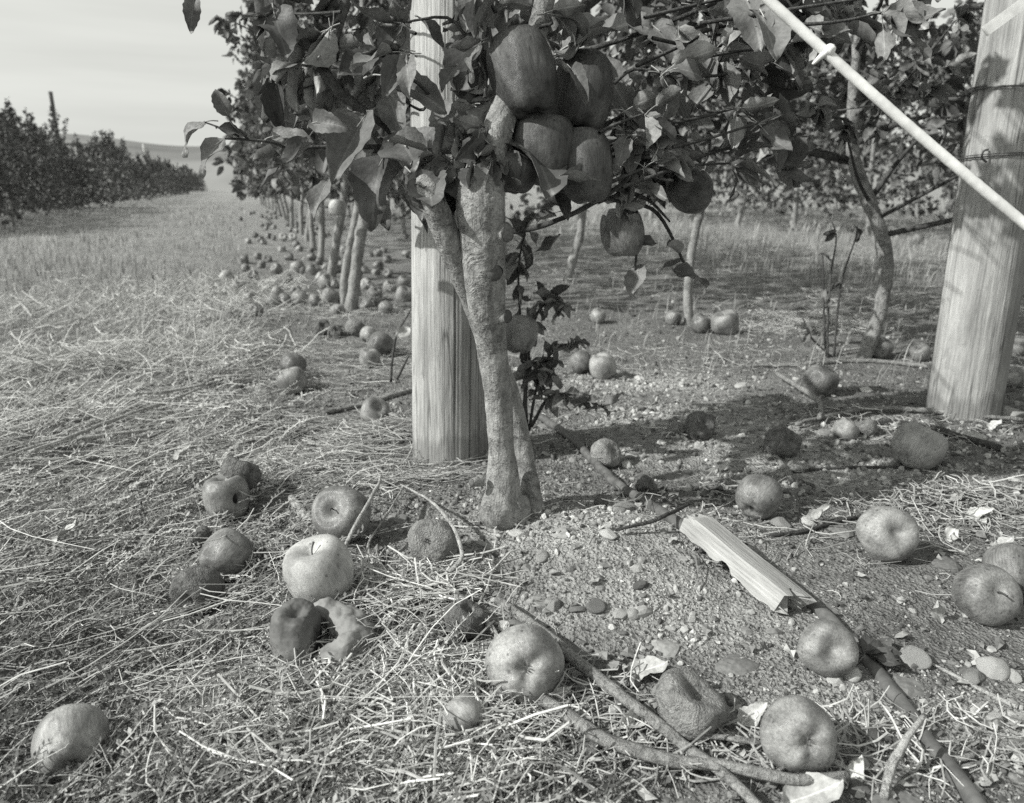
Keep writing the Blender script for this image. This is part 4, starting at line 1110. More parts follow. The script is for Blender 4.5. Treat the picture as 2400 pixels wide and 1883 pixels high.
# ================================================================== the other trees
def generic_tree(base, label, group, height=2.3, zb=0.55, rx=0.5, ry=0.5, ncl=300, per=7, leaf=0.06, lod='mid', trunk=None, rad=None, lean=None, nparts=0, mat='bark_far', tint=(.40, .22), limbs=14, seed=0, keep=None, name='apple_tree', shoots_n=0):
    root = empty(name, base, label, 'apple tree', group)
    B = np.array(base)
    if trunk is None:
        ln = np.array([U(-.12, .12), U(-.1, .1), 0]) if lean is None else np.array(lean)
        trunk = [B - np.array([0, 0, .06]), B + np.array([0, 0, .02]), B + ln * .4 + np.array([U(-.02, .02), 0, .25]), B + ln * .8 + np.array([0, 0, .55]), B + ln + np.array([0, 0, 1.0]), B + ln * 1.1 + np.array([0, 0, height * .8])]
    q = cr(trunk, 5)
    rad = rad or [.034, .028, .024, .023, .018, .008]
    V, F = tube(q, rad, 16 if lod != 'low' else 7, noise=.2, seed=seed, nscale=22)
    part_world('trunk', (V, F), M[mat], root)
    z = zb + (height - zb) * U(0, 1, ncl) ** 0.9
    a = U(0, 2 * np.pi, ncl); qd = U(0, 1, ncl) ** 0.45
    shrink = 1 - 0.45 * ((z - zb) / (height - zb)) ** 1.5
    lump = 1 + 0.28 * vnoise3(np.stack([np.cos(a) * 1.3, np.sin(a) * 1.3, z * 2.2 + seed * 7.1], -1), 1.0, seed)
    off = (np.cos(a) * rx * qd * shrink * lump)[:, None] * PERP[None] + (np.sin(a) * ry * qd * shrink * lump)[:, None] * ROW[None]
    axx = np.interp(z, q[:, 2], q[:, 0]); axy = np.interp(z, q[:, 2], q[:, 1])
    zbot = 0.12 * vnoise3(np.stack([np.cos(a), np.sin(a), a * 0 + seed], -1), 1.5, seed + 3)
    C = np.stack([axx + off[:, 0], axy + off[:, 1], z + zbot * (1 - (z - zb) / (height - zb))], -1)
    out = np.concatenate([off, np.zeros((ncl, 1))], 1); out /= np.linalg.norm(out, axis=1)[:, None] + 1e-6
    if shoots_n:
        for _ in range(shoots_n):
            i0 = RNG.integers(0, ncl); top = C[i0] * 1.0; top[2] = height * U(.8, 1.0)
            hh = U(.12, .5); m = int(4 + hh * 18)
            zz = np.linspace(0, hh, m); sh = top[None] + np.stack([zz * U(-.25, .25), zz * U(-.25, .25), zz], -1)
            C = np.concatenate([C, sh]); out = np.concatenate([out, RNG.normal(0, .6, (m, 3))])
    if keep is not None:
        k = keep(C); C, out = C[k], out[k]
    lb = []
    for i in RNG.permutation(len(C))[:limbs]:
        zz = max(zb * .8, C[i][2] - U(.1, .35))
        a0 = np.array([np.interp(zz, q[:, 2], q[:, 0]), np.interp(zz, q[:, 2], q[:, 1]), zz])
        m = (a0 + C[i]) / 2 + np.array([0, 0, U(-.06, .03)])
        lb.append((cr([a0, m, C[i]], 3), U(.005, .011)))
    crown = None
    base_, d, nr, l = cluster_leaves(C, out, per, leaf)
    if keep is not None:
        k = keep(base_ + d * l[:, None] * .5); base_, d, nr, l = base_[k], d[k], nr[k], l[k]
    if nparts:
        uu, vv, tt = project(base_)
        score = tt + np.where((uu < -50) | (uu > 2450) | (vv < -40), 50, 0)
        o = np.argsort(score)
        for i in o[:nparts]:
            leaf_obj(root, base_[i], d[i], nr[i], l[i], int(RNG.integers(0, 8)), wk=U(.75, 1.05))
        o = o[nparts:]
        base_, d, nr, l = base_[o], d[o], nr[o], l[o]
    crown = leaf_sheet('crown', root, (base_, d, nr, l), MID if lod == 'mid' else LOW, M['leaf_far'], *tint)
    if lod == 'mid':
        for w, r in lb:
            V, F = tube(w, [r, r * .35], 6, noise=.1, nscale=60)
            part_world('limb', (V, F), M['bark_dark'], root)
    elif lb:
        part_world('limb', merge([tube(w, [r, r * .35], 4, cap=False) for w, r in lb]), M['bark_dark'], root)['kind'] = 'stuff'
    return root

ORD = ['second', 'third', 'fourth', 'fifth', 'sixth', 'seventh', 'eighth', 'ninth', 'tenth', 'eleventh', 'twelfth', 'thirteenth', 'fourteenth', 'fifteenth', 'sixteenth', 'seventeenth', 'eighteenth', 'nineteenth', 'twentieth', 'twenty-first', 'twenty-second', 'twenty-third', 'twenty-fourth']
def left_ok(C):                     # the row keeps a clipped face towards the lane
    rd = (C[:, 0] - M2[0]) * PERP[0] + (C[:, 1] - M2[1]) * PERP[1]
    return rd > -0.70
# row one, going away from the camera behind the post
R1 = [G(818, 726), G(776, 652), G(753, 612), G(735, 588), G(719, 566)]
while R1[-1][1] < 26:
    p = R1[-1][:2] + ROW * (1.05 + 0.03 * len(R1)) + PERP * U(-.06, .06)
    R1.append(np.array([p[0], p[1], hz1(*p)]))
for i, b in enumerate(R1):
    t = b[1]
    lab = f'slim apple tree, {ORD[i]} in the row running away behind the central post'
    if i == 0:
        tr = [vray(818, 740, t), vray(824, 722, t), vray(832, 660, t), vray(838, 600, t), vray(848, 540, t), vray(858, 480, t), vray(856, 400, t), vray(850, 250, t), vray(850, 80, t), vray(850, -150, t)]
        r = generic_tree(b, 'twin-stemmed slim apple tree just left of the central post, amid windfall apples', 'apple trees of the left row', 2.2, .62, .55, .55, 340, 7, .062, 'mid', tr, [.034, .031, .028, .028, .027, .026, .024, .02, .015, .008], nparts=150, keep=left_ok, seed=1)
        p2 = [vray(806, 740, t + .02), vray(806, 715, t + .02), vray(808, 650, t + .02), vray(818, 590, t + .02), vray(832, 520, t + .02), vray(842, 460, t + .02), vray(844, 400, t + .02)]
        V, F = tube(cr(p2, 5), [.024, .021, .019, .018, .017, .015], 10, noise=.08, nscale=30)
        part_world('second_stem', (V, F), M['bark_far'], r)
    elif i < 7:
        generic_tree(b, lab, 'apple trees of the left row', 2.2 + U(-.1, .15), .52, .58, .58, 330, 7, .068, 'mid', lean=[.16 if i == 1 else U(0, .12), U(-.05, .05), 0], keep=left_ok, seed=i + 1, limbs=8)
    else:
        generic_tree(b, lab, 'apple trees of the left row', 2.15 + U(-.15, .15), .40, .62, .65, 300, 6, .085, 'low', keep=left_ok, seed=i + 1, limbs=4)
# row two, on the right
b = G(2022, 842); t = b[1]
tr = [vray(2010, 870, t), vray(2024, 835, t), vray(2050, 770, t), vray(2068, 700, t), vray(2076, 620, t), vray(2062, 540, t), vray(2036, 470, t), vray(2012, 410, t), vray(1998, 340, t), vray(2000, 220, t), vray(2010, 60, t), vray(2010, -300, t)]
def rt_ok(C):
    u, v, t = project(C)
    yb = np.interp(u, [1400, 1650, 1800, 1990, 2100, 2200, 2300, 2400], [330, 400, 370, 330, 380, 440, 330, 420])
    sky = (v < 60) & (u > 1830) & (u < 2290) & (vnoise2(u, v, .013, 9) > -.25)
    post = (np.abs(u - np.interp(v, [0, 960], [2400, 2254])) < 80) & (v > 150) & (t < POST2_B[1] + .05) & (U(0, 1, len(u)) < .93)
    return (v < yb) & (t > 1.45) & ~sky & ~post & sunny(C)
rt1 = generic_tree(b, 'apple tree with a bent pale trunk left of the leaning post', 'apple trees of the right row', 2.1, .50, .80, .95, 1100, 7, .060, 'mid', tr, [.028, .024, .022, .022, .022, .022, .021, .019, .018, .015, .012, .008], nparts=300, keep=rt_ok, seed=31, limbs=16, mat='bark', tint=(.42, .26))
for pts in ([(2000, 380, t), (1960, 372, t - .1), (1900, 360, t - .2), (1840, 365, t - .3)], [(2000, 340, t), (2080, 300, t - .1), (2180, 270, t - .2)]):
    V, F = tube(cr([P(*p) for p in pts], 4), [.012, .01, .006], 8, noise=.1)
    part_world('limb', (V, F), M['bark_dark'], rt1)
R2 = [G(1622, 762), G(1336, 664)]
tr_a = [vray(1612, 775, R2[0][1]), vray(1615, 740, R2[0][1]), vray(1612, 690, R2[0][1]), vray(1620, 600, R2[0][1]), vray(1636, 520, R2[0][1]), vray(1650, 440, R2[0][1]), vray(1660, 300, R2[0][1]), vray(1660, 100, R2[0][1]), vray(1660, -200, R2[0][1])]
tr_b = [vray(1326, 680, R2[1][1]), vray(1332, 650, R2[1][1]), vray(1345, 600, R2[1][1]), vray(1360, 550, R2[1][1]), vray(1366, 480, R2[1][1]), vray(1380, 350, R2[1][1]), vray(1380, 100, R2[1][1]), vray(1380, -50, R2[1][1])]
def gap_ok(C):
    u, v, t = project(C)
    yb = np.interp(u, [1000, 1200, 1500, 1700, 1900, 2400], [430, 420, 440, 420, 400, 420])
    return v < yb
generic_tree(R2[0], 'thin dark-stemmed apple tree in the right row, two windfall apples at its foot', 'apple trees of the right row', 2.2, .58, .6, .65, 420, 7, .062, 'mid', tr_a, [.022, .019, .018, .017, .016, .016, .014, .010, .006], seed=32, mat='bark_far', keep=gap_ok, tint=(.34, .2))
generic_tree(R2[1], 'leaning apple trunk seen just right of the central trunk', 'apple trees of the right row', 2.2, .6, .6, .65, 330, 7, .064, 'mid', tr_b, [.030, .028, .026, .025, .024, .02, .014, .008], seed=33, keep=gap_ok, tint=(.34, .2))
p0 = R2[1][:2]
for i in range(9):
    p = p0 + ROW * (1.2 * (i + 1)); b = np.array([p[0], p[1], hz1(*p)])
    generic_tree(b, f'apple tree half hidden behind the central crown, {ORD[i + 2]} of the right row', 'apple trees of the right row', 2.2, .32, .6, .7, 320, 6, .08, 'low', seed=40 + i, tint=(.34, .2), limbs=4)
# two more rows far to the right
def far_row(off, s0, s1, step, group, word, h, zb_):
    s = s0; i = 0
    while s < s1:
        p = M2 + PERP * (off + U(-.1, .1)) + ROW * s
        b = np.array([p[0], p[1], hz1(*p)])
        u, v, t = project(b)
        if t > 1 and -250 < u < 2700:
            generic_tree(b, f'distant thin-stemmed apple tree, {word} behind the grass strip, {(["first"] + ORD)[i]} from the right', group, h + U(-.2, .25), zb_, .9, 1.0, 400, 6, .105, 'low', seed=60 + i, tint=(.30, .2), limbs=3, rad=[.05, .042, .036, .032, .025, .01]); i += 1
        s += step
far_row(6.6, -1.5, 13, 1.25, 'trees of the third row', 'third row', 2.3, .38)
far_row(10.0, 0, 20, 1.7, 'trees of the fourth row', 'fourth row', 2.9, .10)

# the hedge-like row across the lane
hd = flat(0, 524)
HOFF = (hd[0] - M2[0]) * PERP[0] + (hd[1] - M2[1]) * PERP[1]
s0 = (hd[0] - M2[0]) * ROW[0] + (hd[1] - M2[1]) * ROW[1]
s = s0 - 3.4; i = 0
while s < 88:
    near = s < s0 + 9
    p = M2 + PERP * (HOFF - 0.55 + U(-.12, .12)) + ROW * s
    b = np.array([p[0], p[1], hz1(*p)])
    generic_tree(b, f'bushy dark apple tree across the lane, {(["first"] + ORD)[i] if i < 24 else "far"} from the left edge', 'bushy trees across the lane', 1.62 + .22 * math.sin(i * 1.1) + U(-.2, .2), .08, .85, .9, 470 if near else 280, 7, .075 if near else .11, 'low', seed=90 + i, tint=(.30, .22), limbs=10, mat='bark_dark' if i % 3 else 'bark_far', lean=[-.1, 0, 0], shoots_n=9 if near else 5)
    s += 1.15 if near else 1.5 + .11 * i
    i += 1
# poles standing in that row
def row_t(u, off):                   # depth at which the sight line of column u crosses the row
    d = ray(u, 437)[:2]
    return float((off + M2 @ PERP) / (d @ PERP))
def pole(name, label, u, v0, v1, t, r, mat):
    top = P(u, v0, t); bot = np.array([top[0], top[1], hz1(top[0], top[1]) - .1])
    V, F = tube(cr([bot, (bot + top) / 2, top], 4), [r * 1.1, r], 12, noise=.05, nscale=8)
    tag(link(name, new_mesh(name, V, F, M[mat])), label, 'post', 'posts in the far row')
pole('row_post', 'tall dark post sticking up out of the bushy row at left', 118, 215, 330, row_t(118, HOFF - .9), .045, 'pole')
pole('row_post', 'short pale post rising from the bushy row below the hill', 336, 338, 372, row_t(336, HOFF - .9), .055, 'pole_pale')
pole('row_post', 'pale far-off post low in the bushy row near the lane end', 412, 384, 400, row_t(412, HOFF - .9), .07, 'pole_pale')
pole('row_post', 'slender pale stake slanting at the foot of the bushy row, left edge', 22, 470, 528, 10.6, .02, 'bark_far')

# ================================================================== apples
_pr = np.array([(0, .62), (.06, .63), (.13, .67), (.22, .735), (.34, .805), (.50, .855), (.66, .835), (.82, .72), (.94, .50), (1.0, .18), (.985, -.12), (.91, -.42), (.78, -.66), (.62, -.80), (.46, -.86), (.32, -.855), (.22, -.80), (.13, -.73), (.06, -.70), (0, -.695)])
def apple_geo(seed, lobes=0.025, squash=1.0, lump=0.05, wrinkle=0.0, dents=(), tall=1.0, nseg=40):
    prof = cr(np.c_[_pr, np.zeros(len(_pr))], 2)[:, :2]
    th = np.linspace(0, 2 * np.pi, nseg, endpoint=False)
    r = np.random.default_rng(seed); ph = r.uniform(0, 6)
    Z = prof[1:-1, 1][:, None]; Rr = prof[1:-1, 0][:, None]
    low = sstep(.2, -.8, Z) if False else np.clip((0.3 - Z) / 1.1, 0, 1)
    lob = np.cos(5 * th + ph)[None] * lobes * low
    lob2 = np.cos(3 * th + ph * 2)[None] * .02
    X = Rr * (1 + lob + lob2) * np.cos(th)[None]; Y = Rr * (1 + lob + lob2) * np.sin(th)[None]
    Zz = Z * tall - lob * 0.9 * np.exp(-((Rr - .42) / .3) ** 2) + 0.04 * np.cos(th + ph)[None] * Rr
    V = np.stack([X, Y, np.broadcast_to(Zz, X.shape)], -1).reshape(-1, 3)
    V = np.concatenate([V, [[0, 0, prof[0, 1] * tall]], [[0, 0, prof[-1, 1] * tall]]])
    nr = len(prof) - 2
    i = np.arange(nr - 1)[:, None] * nseg; j = np.arange(nseg)[None]; k = (j + 1) % nseg
    F = tri(np.stack([i + j, i + nseg + j, i + nseg + k, i + k], -1).reshape(-1, 4))
    j = np.arange(nseg); k = (j + 1) % nseg; a = nr * nseg
    F = np.concatenate([F, np.stack([np.full(nseg, a), j, k], -1), np.stack([np.full(nseg, a + 1), (nr - 1) * nseg + k, (nr - 1) * nseg + j], -1)])
    ln = np.linalg.norm(V, axis=1)[:, None] + 1e-6; D = V / ln
    f = 1 + lump * vnoise3(D, 1.2, seed)
    if wrinkle:
        wn = vnoise3(D, 1.9, seed + 1) + .5 * vnoise3(D, 4.3, seed + 2)
        az = np.arctan2(D[:, 1], D[:, 0])
        ridg = np.abs(np.sin(7 * az + 3.0 * wn)) ** .7 * np.sqrt(np.clip(1 - D[:, 2] ** 2, 0, 1))
        f = f + wrinkle * (0.7 * ridg + 0.8 * wn + 0.25 * vnoise3(D, 9.0, seed + 3))
    for (dx, dy, dz, dep, wid) in dents:
        c = np.array([dx, dy, dz]); c = c / np.linalg.norm(c)
        dist = np.linalg.norm(D - c, axis=1) * (1 + .22 * vnoise3(D, 3.0, seed + 9))
        f = f - dep * np.exp(-2.2 * (dist / wid) ** 2.6)
    V = V * f[:, None]; V[:, 2] *= squash
    return V, F
def stem_geo(seed, ln=.42):
    r = np.random.default_rng(seed); a = r.uniform(0, 6)
    p = [(0, 0, .58), (.01, 0, .68), (.06 * math.cos(a), .06 * math.sin(a), .62 + ln * .5), (.16 * math.cos(a), .16 * math.sin(a), .55 + ln)]
    return tube(cr(p, 4), [.028, .022, .024, .036], 7)
def calyx_geo(seed):
    r = np.random.default_rng(seed); ps = []
    for i in range(6):
        a = i / 6 * 6.28 + r.uniform(-.3, .3); b = np.array([math.cos(a), math.sin(a), 0])
        p = [b * .05 + np.array([0, 0, -.66]), b * .085 + np.array([0, 0, -.74]), b * r.uniform(.04, .13) + np.array([0, 0, -r.uniform(.78, .86)])]
        ps.append(tube(cr(p, 3), [.026, .022, .006], 5, flat_k=.5))
    return merge(ps)
MESH = {}
def am(kind, var, mat):
    var = var if var < 34 else var % 6
    key = (kind, var, mat)
    if key not in MESH:
        kw = {'fresh': dict(), 'lobed': dict(lobes=.042), 'flat': dict(squash=.88, lump=.07), 'tall': dict(tall=1.10, lobes=.03), 'lumpy': dict(lump=.12, squash=.9, wrinkle=.02),
              'wrinkled': dict(wrinkle=.09, lump=.12, squash=.85), 'rotten': dict(wrinkle=.13, lump=.2, squash=.78, dents=[(.5, -.6, .3, .35, .6)]),
              'collapsed': dict(wrinkle=.10, lump=.15, squash=.8, dents=[(0.2, .1, .9, .5, .8), (.8, -.5, .3, .25, .5)])}[kind]
        MESH[key] = new_mesh('apple', *apple_geo(500 + var * 7, **kw), M[mat])
    return MESH[key]
STEM = [new_mesh('stem', *stem_geo(i), M['stem']) for i in range(3)]
CALYX = [new_mesh('calyx', *calyx_geo(i), M['stem']) for i in range(3)]
def cam_dir(right, up, toward):
    v = np.array([right, 0, 0]) + up * np.array([0, SP, CP]) + toward * np.array([0, -CP, SP])
    return v / np.linalg.norm(v)
def apple_at(c, r, axis, label, kind='fresh', mat='apple', var=0, spin=None, stem=True, calyx=True, group=None, name='apple', cat='apple'):
    """axis = direction the stem end points to (right, up, towards the viewer)"""
    z = cam_dir(*axis); spin = U(0, 6.28) if spin is None else spin
    x = np.cross(z, [math.cos(spin), math.sin(spin), .37]); x /= np.linalg.norm(x)
    R = np.stack([x, np.cross(z, x), z], -1)
    o = link(name, am(kind, var, mat), None, c, mquat(R), r)
    tag(o, label, cat, group)
    if stem: link('stem', STEM[var % 3], o)
    if calyx: link('calyx', CALYX[var % 3], o)
    return o
def ground_apple(u, v, w, axis, label, kind='fresh', mat='apple', var=0, k=0.80, **kw):
    d = ray(u, v); gz = 0.0
    for _ in range(6):
        t = (CAM_H - gz) / (k * w / (2 * FPX) - d[2])
        gz = hz1(d[0] * t, d[1] * t)
    c = P(u, v, t)
    return apple_at(c, w / 2 / FPX * t, axis, label, kind, mat, var, **kw)

NEAR_G = 'windfall apples in the foreground'
A = ground_apple
A(165, 1742, 160, (-.5, .45, -.7), 'large smooth apple among weeds in the bottom left corner', 'fresh', 'apple_mid', 1, .80, group=NEAR_G, spin=1.0)
A(748, 1343, 163, (-.22, .95, .38), 'palest apple, stem up, in the middle of the left group', 'fresh', 'apple_pale', 2, .86, group=NEAR_G)
A(800, 1208, 136, (-.25, .45, .86), 'dull apple with its stem hollow towards the viewer, right behind the palest apple', 'flat', 'apple', 3, .85, group=NEAR_G)
A(530, 1302, 112, (.3, .5, -.6), 'dark round apple lying left of the palest apple', 'tall', 'apple', 4, 1.0, group=NEAR_G)
A(468, 1268, 66, (-.5, .6, .2), 'sunken dark apple tucked behind the dark round one', 'wrinkled', 'rot', 1, 1.1, group=NEAR_G)
A(462, 1384, 112, (.1, .3, -.8), 'dark decayed apple half covered by weeds at left', 'wrinkled', 'rot', 2, .85, group=NEAR_G)
A(1013, 1275, 112, (.2, -.3, -.8), 'wrinkled apple under bleached twigs left of the main trunk', 'wrinkled', 'rot_mid', 3, .9, group=NEAR_G)
A(1088, 1452, 92, (.3, .6, .2), 'blackened apple sunk in the straw under a twig', 'wrinkled', 'rot', 4, .8, group=NEAR_G, stem=False)
A(1230, 1556, 184, (-.05, -.18, -.95), 'big apple with its blossom end towards the viewer, at the bottom centre', 'lobed', 'apple_mid', 5, .76, group=NEAR_G, spin=.4)
A(1087, 1684, 98, (-.7, .3, -.6), 'small pale egg-shaped windfall with a dark pit, bottom centre', 'lumpy', 'apple_mid', 6, 1.15, group=NEAR_G, stem=False)
A(1620, 1656, 158, (.2, .8, .2), 'shrivelled apple with a caved-in top, between branches at bottom right', 'collapsed', 'rot_mid', 7, .72, group=NEAR_G, stem=False)
A(1872, 1726, 173, (.02, -.22, -.95), 'large apple with star-shaped blossom end towards the viewer, lower right', 'lobed', 'apple_mid', 8, .9, group=NEAR_G, spin=2.2)
A(1937, 1520, 130, (-.05, .25, .95), 'round apple lying against the hose, hollow facing the viewer', 'flat', 'apple_mid', 9, .84, group=NEAR_G, stem=False)
A(2310, 1394, 144, (.05, .35, .9), 'apple with a short stem at the right edge, in front of a darker one', 'flat', 'apple', 10, .74, group=NEAR_G)
A(2372, 1342, 124, (.3, .6, -.5), 'darker apple cut by the right edge, behind the stemmed one', 'fresh', 'apple', 11, .75, group=NEAR_G)
A(2078, 1252, 130, (.02, .25, .95), 'apple with wide hollow facing the viewer, lying beside dark twigs at right', 'flat', 'apple_mid', 12, .80, group=NEAR_G, stem=False)
A(1778, 1166, 103, (.5, .5, -.4), 'two-toned apple right of the hose, by a withered leaf', 'fresh', 'apple', 13, .92, group=NEAR_G)
A(1834, 1036, 80, (.2, .2, .6), 'small dark rotten apple in front of the bent-trunk tree', 'rotten', 'rot', 14, .7, group=NEAR_G, stem=False)
A(2150, 1050, 114, (.4, .75, .1), 'big lumpy apple in front of the leaning post', 'fresh', 'apple_mid', 15, .78, group=NEAR_G, stem=False)
A(1981, 1010, 58, (.4, .6, .1), 'dull apple left of the big lumpy one, half buried', 'lumpy', 'apple_mid', 16, .6, stem=False)
A(2031, 1004, 44, (-.4, .6, .1), 'grey apple squeezed between two others before the leaning post', 'wrinkled', 'rot_mid', 17, .6, stem=False)
A(1640, 1003, 68, (.3, .4, .5), 'dim brown apple on the gravel behind the hose', 'wrinkled', 'rot', 18, .7, stem=False)
A(1588, 1008, 48, (.3, .9, .1), 'flat pale windfall beside the dim brown apple', 'flat', 'rot_mid', 19, .45, stem=False)
A(1419, 1064, 68, (.5, .3, .5), 'small wrinkled apple resting against the hose', 'wrinkled', 'rot_pale', 20, .85, stem=False)
A(1512, 1140, 50, (.5, .3, .5), 'black rotten apple just right of the hose', 'rotten', 'rot', 21, .7, stem=False)
A(1408, 1176, 32, (.5, .3, .5), 'tiny black rotten apple left of the hose', 'rotten', 'rot', 22, .6, stem=False)
A(1922, 895, 78, (.3, .5, .3), 'dark round apple behind the kinked branch, right of centre', 'fresh', 'apple', 23, .7, stem=False)
A(2063, 816, 54, (.3, .5, .3), 'dark apple at the foot of the bent trunk', 'fresh', 'apple', 24, .8)
A(2157, 829, 44, (-.3, .5, .3), 'dark apple between the bent trunk and the leaning post', 'fresh', 'apple', 25, .8)
A(2380, 815, 46, (-.3, .5, .3), 'dark apple at the right edge behind the leaning post', 'lumpy', 'apple', 26, .8)
A(2370, 884, 52, (-.3, .5, .3), 'grey apple right of the foot of the leaning post', 'lumpy', 'apple_mid', 27, .8)
A(1699, 757, 64, (-.3, .7, .3), 'larger apple of the pair by the thin dark stem', 'lumpy', 'apple_mid', 28, .85)
A(1643, 760, 48, (.3, .7, .3), 'smaller apple of the pair by the thin dark stem', 'fresh', 'apple', 29, .8)
A(1578, 746, 38, (.3, .7, .3), 'dark apple left of the thin dark stem', 'fresh', 'apple', 30, .8)
A(1402, 742, 36, (.3, .7, .3), 'lone round apple behind the main trunk', 'fresh', 'apple_mid', 31, .85)
A(1412, 858, 64, (.3, -.7, -.3), 'sunlit apple in the grass right of the main trunk', 'lobed', 'apple_mid', 32, .85)
A(1362, 852, 54, (-.3, .7, -.3), 'shaded apple touching the sunlit one right of the trunk', 'fresh', 'apple', 33, .85)
A(2150, 562, 27, (.3, .7, .3), 'distant dark apple in the grass strip at right', 'fresh', 'apple', 34, .8)
# left of the post
A(686, 856, 62, (.2, .7, -.4), 'rear apple of the touching pair in the lane', 'flat', 'apple', 35, 1.25)
A(685, 893, 68, (-.2, .7, .2), 'front apple of the touching pair in the lane', 'fresh', 'apple_mid', 36, .85)
A(877, 966, 66, (.4, .3, .5), 'lone dull apple left of the foot of the central post', 'lumpy', 'apple_mid', 37, .8)
A(866, 841, 50, (.0, .9, .3), 'front apple of the trio left of the central post', 'fresh', 'apple_mid', 38, .85)
A(891, 808, 58, (.3, .7, -.3), 'middle apple of the trio left of the central post', 'fresh', 'apple', 39, .9)
A(864, 786, 40, (.3, .7, -.3), 'rear apple of the trio left of the central post', 'fresh', 'apple_mid', 40, .9)
A(832, 770, 46, (.3, .7, -.3), 'dull apple at the foot of the twin-stemmed tree', 'wrinkled', 'rot_mid', 41, .7)
A(756, 768, 36, (.3, .3, .6), 'dark hollow apple left of the twin-stemmed tree', 'collapsed', 'rot', 42, .8)
A(787, 778, 32, (.3, .3, .6), 'dark apple between the hollow one and the twin stems', 'rotten', 'rot', 43, .7)
A(531, 651, 34, (-.3, -.5, .3), 'pale half-eaten apple at the edge of the lane', 'fresh', 'apple_pale', 44, .85)
A(558, 677, 33, (.3, .8, .3), 'round apple touching the pale half-eaten one', 'fresh', 'apple_mid', 45, .85)
A(545, 748, 38, (.3, .8, .3), 'apple hidden in the grass left of the tree row', 'wrinkled', 'rot_mid', 46, .5)
for q, (u, v, w, mt) in enumerate([(650, 690, 34, 'apple_mid'), (667, 703, 33, 'apple'), (702, 701, 39, 'apple_mid'), (737, 706, 30, 'apple'), (776, 697, 46, 'apple_mid'), (764, 661, 36, 'apple_mid'), (698, 627, 33, 'apple_mid'), (734, 635, 33, 'apple'), (649, 632, 27, 'apple')]):
    nm = ['leftmost apple of the line of five under the row', 'second apple in the line of five under the row', 'middle apple in the line of five under the row', 'small apple, fourth in the line of five', 'large last apple of the line, at the twin stems', 'pale apple behind the end of the line of five', 'tall apple standing behind the line of five', 'squat apple right of the tall one', 'far apple left of the tall one'][q]
    A(u, v, w, (U(-.5, .5), U(.2, .9), U(-.5, .5)), nm, ['fresh', 'lumpy', 'tall'][q % 3], mt, 50 + q % 4, .85)
A(664, 556, 20, (.2, .2, .9), 'left one of two pale far apples facing the lane', 'flat', 'apple_pale', 60, .85)
A(687, 556, 18, (.2, .2, .9), 'right one of two pale far apples facing the lane', 'flat', 'apple_pale', 61, .85)
A(858, 667, 29, (.3, -.2, -.9), 'pale apple with a dark core left of the post, at mid height', 'collapsed', 'apple_pale', 62, .85)
A(879, 690, 34, (.3, .5, .3), 'grey apple under the pale cored one', 'wrinkled', 'rot_mid', 63, .85)
A(915, 672, 32, (.3, .5, .3), 'pale broken apple beside the post', 'collapsed', 'rot_pale', 64, .85)
A(947, 692, 42, (.3, .5, .3), 'large grey apple touching the edge of the post', 'fresh', 'apple_mid', 65, .85)
A(946, 660, 30, (.3, .5, .3), 'grey apple above the large one at the post edge', 'fresh', 'apple_mid', 66, .85)
r_ = np.random.default_rng(77)
far_pts = []
for q in range(150):                # the litter of apples under the row, between the stems
    s_ = 2.2 * (7.0) ** r_.uniform(0, 1); pr_ = r_.normal(0.12, .42)
    p = M2 + ROW * s_ + PERP * pr_
    if pr_ < -.62 or any(np.hypot(*(p - f)) < .085 for f in far_pts): continue
    u, v, t = project(np.array([p[0], p[1], 0.03]))
    if not (560 < u < 985) or v > 740: continue
    far_pts.append(p)
    rr = r_.uniform(.028, .037)
    ti = int(np.argmin([np.hypot(*(b_[:2] - p)) for b_ in R1]))
    band = f'at the foot of the {ORD[ti]} tree of the left row'
    apple_at((p[0], p[1], hz1(*p) + rr * .75), rr, tuple(r_.normal(0, 1, 3)), f'small windfall apple {["left", "right"][int(pr_ > .12)]} of the stem at the foot of the {ORD[ti]} left-row tree', ['fresh', 'lumpy', 'wrinkled'][q % 3], ['apple', 'apple_mid', 'rot_mid', 'apple'][q % 4], 70 + q % 4, stem=False, calyx=False, group='windfall apples ' + band)

# the two-lobed eaten apple and the split apple
def eaten():
    o = ground_apple(530, 1166, 104, (.25, .75, .2), 'eaten apple with a dark hole, upper left of the foreground group', 'fresh', 'apple_mid', 80, 1.05, stem=False, group=NEAR_G)
    o.data = new_mesh('apple', *apple_geo(881, lump=.1, dents=[(.75, -.45, .1, .55, .5), (-.2, .2, .9, .15, .7)], tall=1.15), M['apple_mid'])
    o.rotation_quaternion = (1, 0, 0, 0)
    k = ico(2)
    h = link('dark_bite_fill', new_mesh('dark_bite_fill', k[0] * np.array([.20, .12, .34]) * (1 + .25 * vnoise3(k[0], 3, 2))[:, None] + np.array([.44, -.40, .05]), k[1], M['hole']), o)  # solid dark lump painted as the shade of the bite hole
    b = apple_at(np.array(o.location) + np.array([.012, .040, .026]), .033, (.2, .6, -.2), 'dark shrunken apple leaning on the eaten one', 'wrinkled', 'rot', 5, stem=False, group=NEAR_G)
eaten()
